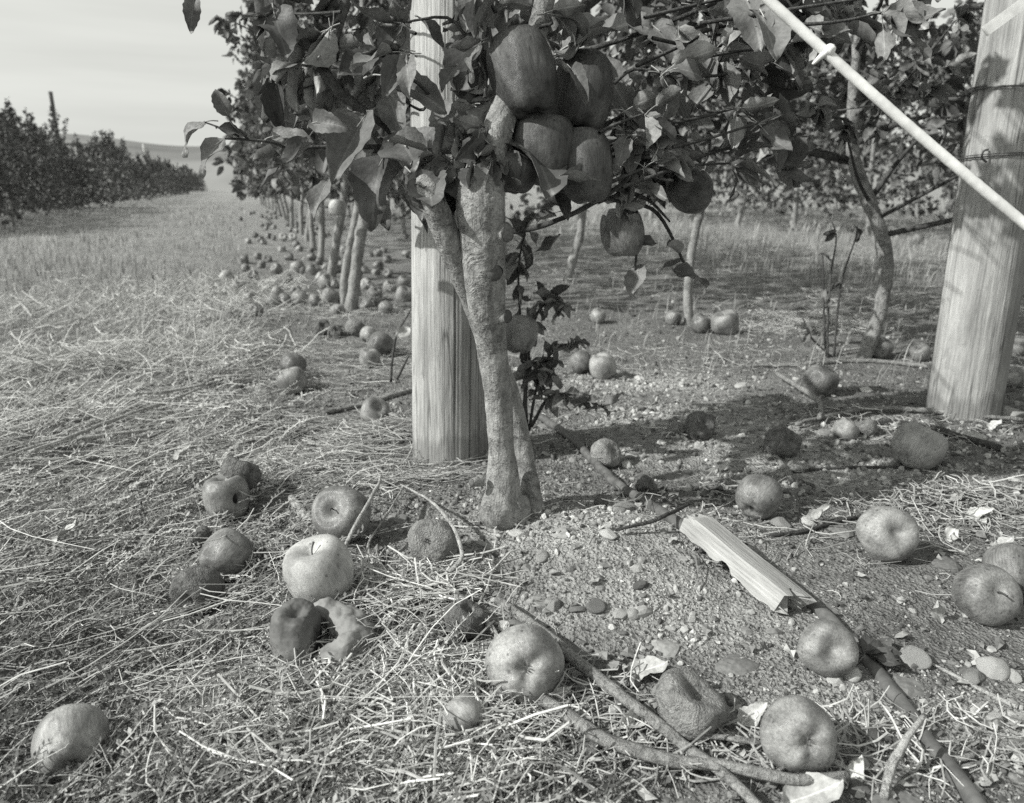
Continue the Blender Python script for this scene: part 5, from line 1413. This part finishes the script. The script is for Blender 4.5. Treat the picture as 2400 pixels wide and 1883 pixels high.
def split():
    c = G(752, 1560); root = empty('split_apple', c, 'rotten apple split in two pieces in the weeds at lower left', 'apple', NEAR_G)
    w = .043
    V, F = apple_geo(910, wrinkle=.07, lump=.12, squash=1.0, dents=[(1, -.1, .1, .45, .9)])
    V = V * np.array([.78, .85, 1.0]) * w
    a = np.array(P(704, 1536, project(c)[2] + .01)) - c; a[2] = max(a[2], .028)
    link('rotten_half', new_mesh('rotten_half', V, F, M['rot']), root, a)
    # curled shell: a thick crescent of peel and flesh
    px = [(728, 1462), (770, 1440), (810, 1462), (832, 1515), (834, 1562), (808, 1598), (758, 1606)]
    t0 = project(c)[2]
    pts = np.array([P(u, v, t0 + d) for (u, v), d in zip(px, [.05, .045, .03, .02, .005, -.01, -.015])])
    for p in pts: p[2] = max(p[2], hz1(p[0], p[1]) + .022)
    V, F = tube(cr(pts, 6), [.011, .018, .021, .022, .022, .020, .011], 28, noise=.30, seed=4, nscale=70)
    part_world('curled_half', (V, F), M['rot_mid'], root)
    k = ico(2); cc = np.array(P(768, 1560, t0 + .012)); cc[2] = max(cc[2], .012)
    part_world('dark_hollow_fill', (k[0] * np.array([.020, .016, .022]) * (1 + .3 * vnoise3(k[0], 3, 5))[:, None] + cc, k[1]), M['hole'], root)  # dark lump filling the hollow between the pieces, in place of its shade
    for i in range(7):
        s = P(728 + i * 7, 1452 + (i % 3) * 14, t0 + .03)
        part_world('stem_fibre', tube(cr([s, s + U(-.008, .008, 3), s + U(-.012, .012, 3)], 3), [.0012, .0005], 4), M['stem'], root)
split()

# hanging apples
HG = 'apples hanging in the main crown'
def hang(u, v, w, h, t, axis, label, mat='apple_tree', kind='tall', var=0, **kw):
    o = apple_at(P(u, v, t), w / 2 / FPX * t, axis, label, kind, mat, var, group=HG, **kw)
    o.scale[2] *= h / w / 0.93
    return o
hang(1228, 178, 156, 196, 1.02, (-.25, .95, -.18), 'largest hanging apple, fully in view under the pale limb', var=1)
hang(1366, 226, 148, 180, 1.08, (.15, .95, -.2), 'hanging apple half behind the largest one, crossed by a narrow leaf', var=2)
hang(1270, 352, 150, 150, 1.05, (.1, .95, .2), 'shaded hanging apple directly under the largest one', var=3)
hang(1372, 390, 130, 160, 1.06, (-.1, .95, .1), 'dark hanging apple at the lower right of the cluster', var=4)
hang(1205, 405, 108, 95, 1.03, (.1, .95, .1), 'dark hanging apple at the bottom left of the cluster', var=5, kind='fresh')
hang(1622, 450, 104, 100, 1.16, (.1, .2, -.9), 'dark apple hanging alone right of the cluster, blossom end forward', var=6, kind='lobed')
hang(1460, 545, 100, 118, 1.25, (-.1, .95, .2), 'shiny apple dangling low on the thin dark twig', 'apple', 'fresh', 7)
hang(1218, 785, 84, 88, 1.55, (.1, .9, -.2), 'apple hanging behind the main trunk in the low shoots', 'apple_mid', 'fresh', 8)
hang(790, 487, 40, 40, 3.2, (.1, .9, .2), 'sunlit apple hanging in the left row beside the twin stems', 'apple_pale', 'fresh', 9)
hang(735, 480, 26, 26, 4.4, (.1, .9, .2), 'small far apple hanging in the left row', 'apple_mid', 'fresh', 10)
hang(1310, 455, 60, 60, 1.2, (.1, .9, .2), 'dark small apple under the cluster above the thin twig', 'apple_tree', 'fresh', 11)
hang(1070, 15, 90, 90, 1.45, (.1, .9, .2), 'dim apple deep in the crown right of the post top', 'apple_tree', 'fresh', 12)

# low shoots behind the trunk
def shoots(name, label, base, stems, nleaf, box, tdep, ln, mats=LEAF, seed=0):
    root = empty(name, base, label, 'shoot')
    r = np.random.default_rng(seed)
    for st in stems:
        V, F = tube(cr([P(*q) for q in st], 5), [.004, .003, .0015], 6, noise=.12, nscale=80)
        part_world('stem', (V, F), M['bark_dark'], root)
    for i in range(nleaf):
        st = stems[i % len(stems)]; w = cr([P(*q) for q in st], 6); b = w[int(r.uniform(.25, 1) * (len(w) - 1))]
        d = r.normal(0, 1, 3); d[2] -= .5; d /= np.linalg.norm(d)
        leaf_obj(root, b, d, np.array([r.normal(0, .6), r.normal(0, .6) - .4, 1]), r.uniform(*ln), int(r.integers(0, 8)), mats, wk=r.uniform(.7, 1.0))
    return root
b0 = G(1250, 1010)
shoots('sucker_shoot', 'leafy sucker shoots growing behind the main trunk', b0,
       [[(1240, 1010, 1.62), (1260, 900, 1.60), (1300, 820, 1.55), (1370, 800, 1.5)], [(1235, 1000, 1.62), (1225, 820, 1.6), (1215, 640, 1.55), (1235, 520, 1.5)], [(1245, 1000, 1.6), (1290, 930, 1.55), (1360, 930, 1.5), (1420, 960, 1.48)], [(1225, 980, 1.62), (1250, 760, 1.58), (1300, 700, 1.52), (1330, 720, 1.5)], [(1230, 980, 1.6), (1240, 860, 1.57), (1270, 860, 1.55), (1300, 880, 1.5)]],
       120, None, None, (.03, .055), seed=3)
tw = shoots('drooping_twig', 'drooping leafy twig carrying the shiny low apple', P(1446, 441, 1.12),
            [[(1446, 441, 1.11), (1456, 470, 1.2), (1460, 500, 1.24)], [(1456, 470, 1.2), (1490, 560, 1.24), (1488, 640, 1.26)], [(1456, 470, 1.2), (1540, 500, 1.25), (1600, 610, 1.3), (1610, 640, 1.3)], [(1446, 441, 1.11), (1520, 470, 1.2), (1570, 520, 1.25)]], 10, None, None, (.035, .055), seed=8)
for (u0, v0, u1, v1, t, roll, k) in [(1500, 620, 1475, 690, 1.26, .9, 0), (1575, 632, 1665, 655, 1.3, 1.0, 5), (1300, 500, 1240, 540, 1.2, .9, 3), (1230, 560, 1200, 500, 1.5, 1.0, 0), (1255, 590, 1330, 570, 1.5, 1.0, 3), (1260, 520, 1290, 470, 1.3, .8, 1)]:
    b, e = P(u0, v0, t), P(u1, v1, t - .03); d = e - b
    leaf_obj(tw, b, d, np.array([0, -CP, SP]) * math.cos(roll) + np.array([-.3, 0, 1.0]) * math.sin(roll), np.linalg.norm(d), k)
b1 = G(1955, 838)
dk = shoots('sapling_shoot', 'bare dark sapling stems with few withered leaves beside the bent trunk', b1,
            [[(1940, 840, 2.46), (1940, 760, 2.44), (1948, 640, 2.42), (1960, 560, 2.4), (1950, 520, 2.4)], [(1955, 835, 2.46), (1962, 740, 2.44), (1975, 650, 2.42), (2005, 560, 2.4), (2008, 530, 2.4)], [(1950, 838, 2.46), (1900, 790, 2.44), (1880, 740, 2.42)], [(1935, 838, 2.48), (1930, 700, 2.47), (1928, 600, 2.46), (1920, 600, 2.46)]], 9, None, None, (.035, .055), DRYD, 5)
st_ = shoots('sapling_shoot', 'thin stem with one white leaf standing left of the central post', G(916, 896),
             [[(916, 896, 1.98), (920, 840, 1.97), (931, 783, 1.96), (955, 740, 1.95), (976, 704, 1.94)], [(930, 890, 1.98), (950, 850, 1.97), (960, 830, 1.96)]], 0, None, None, (.03, .05))
b, e = P(962, 768, 1.955), P(928, 795, 1.955)
leaf_obj(st_, b, e - b, (0, -.8, .6), np.linalg.norm(e - b), 1, DRY, 'white_leaf')

# ================================================================== sticks, twigs, stones, leaves on the ground
def stick(name, label, pts, r, mat='stick', lift=None, forks=(), cat='branch', sides=8, seed=0, group=None):
    b = G(*pts[0]); root = empty(name, b, label, cat, group)
    r = list(np.array(r) * (1.3 if mat == 'twig' else 1.1))
    part_world('stem', gtube(pts, r, sides, 6, lift, seed=seed), M[mat], root)
    for fp, fr in forks:
        part_world('side_twig', gtube(fp, fr, 6, 5, lift if lift is None or np.ndim(lift) == 0 else None, seed=seed + 1), M[mat], root)
    return root
stick('fallen_branch', 'pale speckled branch curving to the lower right from the big apple', [(1248, 1622), (1290, 1650), (1346, 1688), (1405, 1725), (1464, 1752), (1530, 1772), (1597, 1786), (1710, 1800), (1806, 1820), (1900, 1824), (1985, 1818)], [.006, .0066, .0064, .006, .0054, .0046, .004], 'stick', .017, [([(1805, 1820), (1845, 1795), (1900, 1792)], [.0025, .0015])], seed=1)
stick('fallen_branch', 'long grey branch crossing behind the big apple to the bottom edge', [(1165, 1405), (1187, 1418), (1243, 1462), (1300, 1505), (1353, 1550), (1410, 1598), (1464, 1640), (1530, 1690), (1600, 1744), (1674, 1800), (1762, 1875), (1800, 1910)], [.0048, .0058, .0062, .0064, .0064, .006, .0054, .005, .0046, .0044], 'stick', .018, [([(1540, 1700), (1600, 1722), (1690, 1728), (1784, 1742)], [.0035, .0028])], seed=2)
stick('fallen_branch', 'short grey stick with a cut end at the bottom centre', [(1191, 1732), (1230, 1770), (1272, 1806), (1338, 1847)], [.0042, .0036, .003], 'stick', seed=3)
stick('dry_twig', 'forked bleached twig arching beside the wrinkled apple', [(940, 1136), (985, 1160), (1025, 1188), (1062, 1236), (1076, 1270), (1082, 1306), (1060, 1335), (1032, 1354)], [.0012, .002, .0024, .0022], 'twig', [.03, .045, .05, .055, .05, .045, .03, .012], [([(1082, 1306), (1110, 1328), (1132, 1347)], [.0016, .001]), ([(1062, 1236), (1100, 1225), (1140, 1222)], [.0014, .001])], 'twig', 6, 4)
stick('dry_twig', 'bleached twig running from the wrinkled apple to the big apple', [(985, 1352), (1021, 1356), (1060, 1382), (1095, 1412), (1130, 1445), (1161, 1485), (1158, 1510)], [.0016, .003, .003, .0026, .002], 'twig', [.008, .02, .022, .02, .016, .012, .008], [([(1095, 1412), (1085, 1450), (1055, 1490)], [.0012, .0008])], 'twig', 6, 5)
stick('dry_twig', 'straight bleached twig leaning over the stemmed dull apple', [(811, 1277), (835, 1228), (860, 1185), (885, 1140), (892, 1114)], [.0024, .0026, .0024, .0016], 'twig', [.035, .055, .06, .06, .06], [([(885, 1140), (898, 1158), (906, 1160)], [.0014, .001])], 'twig', 6, 6)
stick('dry_twig', 'thin zigzag twig right of the palest apple', [(785, 1413), (830, 1385), (866, 1354), (881, 1332), (863, 1277), (905, 1210), (944, 1144)], [.0022, .002, .0016, .0012], 'twig', .018, [([(877, 1343), (910, 1375), (947, 1409), (935, 1430)], [.0014, .001])], 'twig', 6, 7)
stick('dry_twig', 'pale twig pointing at the big apple from the left', [(925, 1507), (965, 1538), (1007, 1563), (1050, 1576), (1095, 1585), (1184, 1596)], [.0016, .0024, .0028, .0022, .0012], 'twig', .012, [([(1007, 1563), (960, 1552), (905, 1548)], [.002, .001])], 'twig', 6, 8)
stick('dry_twig', 'long forked straw stalk slanting to the bottom edge', [(1040, 1574), (1003, 1635), (966, 1692), (945, 1735), (929, 1769), (880, 1810), (826, 1850)], [.002, .0028, .003, .002], 'twig', .014, [([(929, 1769), (938, 1820), (948, 1885)], [.0022, .0014])], 'twig', 6, 9)
stick('dry_twig', 'slim pale twig lying at the right edge', [(2175, 1552), (2240, 1585), (2301, 1618), (2386, 1659)], [.0012, .002, .002], 'twig', cat='twig', seed=10)
stick('dry_weed_stalk', 'fuzzy dead weed stalk near the bottom right corner', [(2164, 1677), (2127, 1729), (2108, 1765), (2090, 1795), (2072, 1873)], [.0018, .003, .0034, .003], 'twig', [.05, .045, .035, .02, .005], [([(2127, 1729), (2160, 1745), (2170, 1770)], [.0014, .001]), ([(2108, 1765), (2070, 1760), (2040, 1775)], [.0014, .001]), ([(2150, 1700), (2180, 1690), (2190, 1670)], [.0014, .001])], 'stalk', 6, 11)
stick('fallen_branch', 'thin branch pair entering from the right edge near the hose', [(2210, 1790), (2260, 1778), (2330, 1762), (2400, 1748), (2460, 1735)], [.003, .0034, .003], 'stick', forks=[([(2225, 1808), (2270, 1795), (2340, 1780)], [.0028, .002])], seed=12)
stick('dry_twig', 'pale peeled twig under the shrivelled apple', [(1690, 1726), (1740, 1724), (1790, 1734)], [.003, .0034, .0025], 'twig', cat='twig', seed=13)
stick('fallen_branch', 'grey stick pointing down beside the two-toned apple', [(1781, 1029), (1800, 1052), (1821, 1076), (1840, 1100), (1854, 1124)], [.004, .005, .0044], 'stick', seed=14)
stick('dry_twig', 'dark thin twig running under the big lumpy apple', [(1858, 1107), (1910, 1101), (1969, 1097), (2040, 1096), (2116, 1096), (2197, 1099)], [.003, .003, .0025], 'stick_dark', cat='twig', seed=15)
stick('dry_twig', 'dark wavy twig passing behind the wide-hollow apple', [(1807, 1254), (1850, 1250), (1895, 1243), (1945, 1228), (1987, 1217), (2028, 1210), (2105, 1191), (2208, 1180), (2301, 1162)], [.0035, .0034, .003, .0024], 'stick_dark', cat='twig', seed=16)
stick('fallen_branch', 'long pale branch lying behind the bent trunk and the leaning post', [(1748, 858), (1820, 857), (1895, 853), (1960, 848), (2024, 846), (2100, 851), (2180, 861)], [.004, .006, .007, .006], 'stick', seed=17)
stick('fallen_branch', 'kinked branch bending towards the viewer in front of the dark round apple', [(1821, 876), (1855, 896), (1888, 917), (1912, 935), (1925, 955), (1921, 979)], [.006, .0065, .006, .005], 'stick', .02, seed=18)
stick('fallen_branch', 'bowed branch lying along the foot of the leaning post', [(1865, 994), (1915, 982), (1969, 968), (2025, 960), (2079, 957), (2150, 960), (2227, 968), (2300, 975), (2400, 985)], [.004, .005, .006, .005], 'stick', .012, seed=19)
stick('fallen_branch', 'thick dark branch behind the big lumpy apple', [(2043, 990), (2110, 994), (2190, 1006), (2260, 1028), (2345, 1052)], [.006, .008, .007], 'stick_dark', seed=20)
stick('fallen_branch', 'stick slanting from the lone dull apple to the central post', [(758, 968), (810, 958), (861, 947), (915, 930), (975, 912)], [.005, .007, .007], 'stick', seed=21)
stick('wood_chip', 'pale splintered wood piece behind the stemmed dull apple', [(682, 1166), (705, 1196), (730, 1230)], [.005, .007, .006], 'twig', cat='wood', seed=22)
stick('dead_stalk', 'broad flattened dead stalk near the bottom left', [(446, 1721), (485, 1752), (524, 1780), (565, 1808), (608, 1838)], [.005, .006, .007, .006], 'twig', cat='stalk', seed=23)
stick('dead_stalk', 'woody pale stalk pointing at the split apple', [(542, 1482), (590, 1515), (620, 1538), (652, 1562)], [.0035, .0045, .006], 'twig', cat='stalk', seed=24)
stick('dry_twig', 'bent white stem above the broad flattened stalk', [(487, 1614), (535, 1625), (548, 1655), (560, 1688), (588, 1745)], [.002, .0022, .002], 'twig', .02, cat='twig', seed=25)
stick('dry_twig', 'pale stem lying in the weeds above the corner apple', [(192, 1585), (260, 1560), (325, 1538), (384, 1515)], [.0014, .0018, .002], 'twig', .03, cat='twig', seed=26)
stick('dead_stalk', 'short flat straw lying right of the corner apple', [(406, 1701), (460, 1703), (524, 1708)], [.003, .0034, .003], 'twig', cat='stalk', seed=27)
stick('dry_twig', 'dark forked twig crossing the hose above the lath', [(1440, 1242), (1480, 1234), (1530, 1222), (1564, 1206), (1590, 1194), (1615, 1182)], [.0018, .0028, .003, .002], 'stick_dark', [.01, .014, .02, .026, .024, .018], cat='twig', seed=28)
stick('dry_twig', 'long white stem lying in the weeds at the left edge', [(0, 1320), (60, 1295), (130, 1288), (190, 1292)], [.0016, .002, .0018], 'twig', .03, cat='twig', seed=29)
stick('dry_twig', 'thin twig on the soil right of the root', [(1290, 1150), (1330, 1168), (1372, 1182), (1420, 1204)], [.0016, .002, .0014], 'stick', cat='twig', seed=30)
stick('dead_stalk', 'long pale stalk crossing the lane edge, left of the lane pair', [(70, 1060), (180, 1018), (300, 972), (380, 945), (470, 910)], [.0028, .0032, .0026], 'twig', .05, cat='stalk', seed=31)
stick('dead_stalk', 'pale stalk lying highest in the grass at left', [(250, 935), (320, 925), (400, 916), (480, 900)], [.003, .0032, .003], 'twig', .05, cat='stalk', seed=32)
stick('dead_stalk', 'longest pale stalk reaching the left edge in the grass', [(0, 1075), (100, 1042), (230, 1022), (360, 1006)], [.0024, .003, .0026], 'twig', .045, cat='stalk', seed=33)
stick('dead_stalk', 'dry stem pointing up in the grass at upper left', [(48, 708), (62, 725), (76, 742)], [.004, .005, .004], 'twig', [.09, .07, .05], cat='stalk', seed=34)

# stones
_STM = {}
def stone(u, v, w, h, label, pale=False, var=0, rotz=None):
    key = (var % 9, pale)
    if key not in _STM:
        k = ico(3); D = k[0]
        r = np.random.default_rng(var % 9 + 40); ax = r.uniform(.8, 1.15, 3)
        f = 1.25 + .18 * vnoise3(D, 1.3, 900 + var % 5)
        for _q in range(11 if pale else 8):      # broken faces
            nn = r.normal(size=3); nn /= np.linalg.norm(nn)
            f = np.minimum(f, r.uniform(.72, 1.02) / np.clip(D @ nn, .05, 1))
        f = f + .025 * vnoise3(D, 4.2, 910 + var % 5)
        _STM[key] = new_mesh('stone', D * f[:, None] * ax, k[1], M['stone_pale' if pale else 'stone'])
    c = G(u, v + h * .25); t = project(c)[2]
    rx = w / 2 / FPX * t; rz = h / 2 / FPX * t * .95
    o = link('stone', _STM[key], None, (c[0], c[1], c[2] + rz * .2), Matrix.Rotation(U(0, 6.28) if rotz is None else rotz, 3, 'Z').to_quaternion(), (rx, rx * .85, rz))
    return tag(o, label, 'stone', 'stones on the soil')
for q, (u, v, w, h, pl, lab) in enumerate([
    (1379, 1746, 52, 48, 0, 'round grey stone above the two-tone stone at bottom centre'), (1326, 1795, 66, 42, 1, 'two-tone pale stone at the bottom centre'),
    (1996, 1575, 42, 32, 1, 'white stone touching the apple against the hose'), (2290, 1662, 38, 36, 1, 'white round stone below the slim pale twig'),
    (2366, 1678, 34, 34, 1, 'pale round stone at the right edge below the slim twig'), (2326, 1560, 66, 46, 0, 'large grey stone right of the slim twig'),
    (2374, 1582, 34, 28, 1, 'pale stone right of the large grey stone'), (2280, 1582, 48, 34, 0, 'flat grey stone left of the large grey stone'),
    (2140, 1535, 70, 40, 0, 'broad half-buried stone between hose and slim twig'), (2330, 1685, 40, 36, 0, 'dull stone between two white round stones'),
    (1213, 1248, 34, 20, 1, 'pale stone at the root of the main trunk'), (1428, 1252, 36, 24, 1, 'pale chip on top of the bare mound'),
    (1462, 1188, 52, 30, 0, 'oval stone left of the hose above the mound'), (1468, 1088, 34, 18, 1, 'pale flat stone under the small wrinkled apple'),
    (1022, 1054, 38, 38, 1, 'white broken stone at the left foot of the central post'), (1118, 1060, 50, 28, 1, 'white stone chunk at the right foot of the central post'),
    (1062, 1056, 34, 20, 0, 'grey stone between two white ones at the post foot'), (1396, 1416, 44, 30, 0, 'long pebble in the middle of the mound edge'),
    (1293, 1414, 36, 30, 0, 'grey flat pebble left in the row of mound pebbles'), (1452, 1437, 36, 22, 1, 'pale pebble right in the row of mound pebbles'),
    (1481, 1437, 28, 26, 0, 'dark pebble next to the pale one on the mound edge'), (1353, 1425, 32, 18, 0, 'small brown pebble between the long and the grey one'),
    (1622, 1450, 26, 18, 1, 'tiny white pebble on the mound near the lath'), (1478, 1592, 46, 26, 0, 'pale pebble beside the flat white leaf'),
    (1540, 1612, 24, 30, 0, 'small standing pebble left of the shrivelled apple'), (1960, 1592, 36, 18, 1, 'flat chip below the apple against the hose'),
    (2036, 1625, 22, 22, 1, 'small white pebble left of the hose, lower right'), (2364, 960, 54, 30, 0, 'rounded stone at the right foot of the leaning post'),
    (2280, 1020, 42, 24, 1, 'pale stone right of the big lumpy apple'), (1830, 1225, 40, 26, 0, 'rough stone under the two-toned apple'),
    (2120, 1290, 16, 14, 1, 'bright round pebble at the side of the wide-hollow apple'), (1890, 1218, 46, 22, 1, 'long pale stone beside the dark wavy twig'),
    (1490, 1330, 28, 16, 1, 'pale pebble high on the bare mound'), (1270, 1300, 36, 20, 0, 'dull pebble on the left slope of the mound'),
    (2110, 1405, 22, 18, 1, 'small pebble left of the upright white leaf'), (2140, 1430, 20, 14, 1, 'smaller pebble below the one left of the upright leaf'),
    (1740, 905, 30, 18, 1, 'pale stone on the gravel left of the kinked branch'), (2030, 912, 30, 18, 1, 'pale stone right of the dark round apple')]):
    stone(u, v, w, h, lab, bool(pl), q)
# fallen leaves
def fallen(u, v, size, head, label, meshes=DRY, k=0, tilt=0.2, wk=1.0, lift=.006):
    c = G(u, v, lift)
    d = np.array([math.cos(head), math.sin(head), tilt])
    R = rot_from(d, np.array([U(-.3, .3), U(-.5, 0), 1]))
    o = link('fallen_leaf', meshes[k % len(meshes)], None, c - d * size * .5 + np.array([0, 0, .25 * size * abs(tilt)]), mquat(R), (size, size * wk, size))
    return tag(o, label, 'leaf', 'fallen leaves')
fallen(1520, 1572, .050, .1, 'flat white leaf on the mound above the shrivelled apple', k=1, tilt=.05)
fallen(1058, 1612, .042, -1.0, 'pale curled leaf above the small egg-shaped windfall', k=0)
fallen(2180, 1432, .038, 1.9, 'upright white leaf left of the stemmed apple at right', k=3, tilt=.9)
fallen(1008, 1402, .046, .6, 'pale folded leaf in the straw below the wrinkled apple', k=2, tilt=.4)
fallen(1490, 1692, .036, .4, 'cupped grey leaf between the two long branches', k=2, tilt=.3)
fallen(1772, 1690, .042, .3, 'pale leaf left of the star-ended apple', k=0)
fallen(1905, 1868, .060, .2, 'large dry leaf at the bottom edge', k=1, tilt=.1)
fallen(1188, 1468, .022, .5, 'small pale leaf touching the top of the big apple', k=3, tilt=.4)
fallen(1320, 1632, .026, .3, 'dry leaf right of the big apple', k=0)
fallen(2110, 1722, .026, -1.2, 'small leaf beside the fuzzy dead stalk', k=1, tilt=.5)
fallen(2075, 1738, .044, .2, 'dull brown leaf right of the star-ended apple', DRYD, 0, .1)
fallen(1680, 1150, .044, -1.2, 'withered leaf standing left of the two-toned apple', DRYD, 1, .5)
fallen(1560, 1815, .030, 1.0, 'brown leaf under the pale speckled branch', DRYD, 0)
fallen(1625, 1790, .03, .8, 'pale leaf tucked under the shrivelled apple', k=2)
fallen(2015, 1812, .03, .6, 'pale crumpled leaf at the end of the speckled branch', k=3, tilt=.5)
fallen(1920, 1215, .05, .3, 'long pale leaf beside the dark wavy twig', k=0, tilt=.05, wk=.6)
fallen(2330, 1000, .04, .3, 'pale leaf behind the dark thick branch', k=1)
fallen(2260, 1160, .05, .8, 'pale leaf in the litter right of the big lumpy apple', k=2)
fallen(2300, 1215, .045, -.4, 'dry leaf in the litter above the stemmed apple', k=0)
fallen(2230, 1255, .04, .6, 'curled leaf in the litter beside the wide-hollow apple', k=3, tilt=.5)
fallen(2100, 1000, .03, .6, 'leaf scrap between the kinked branch and the lumpy apple', k=1)
fallen(2350, 1280, .04, .1, 'broad pale leaf above the darker edge apple', k=1)
fallen(1700, 1100, .03, .6, 'small pale leaf on the gravel near the dim brown apple', k=0)
fallen(160, 1258, .05, .6, 'pale papery leaf caught in the weeds at left', k=1, tilt=.3, lift=.03)
fallen(435, 1075, .05, .2, 'pale papery leaf in the weeds left of the eaten apple', k=0, tilt=.3, lift=.03)
def leaf_spray():
    root = empty('fallen_leaf_spray', G(2035, 1530), 'spray of dark withered leaves lying right of the hose', 'leaf')
    for i, (h, s) in enumerate([(1.3, .055), (.65, .06), (.1, .05), (-.5, .05), (2.0, .04)]):
        b = G(2028, 1535, .008); d = np.array([math.cos(h), math.sin(h), .12])
        leaf_obj(root, b, d, (U(-.3, .3), -.3, 1), s, i, DRYD)
leaf_spray()
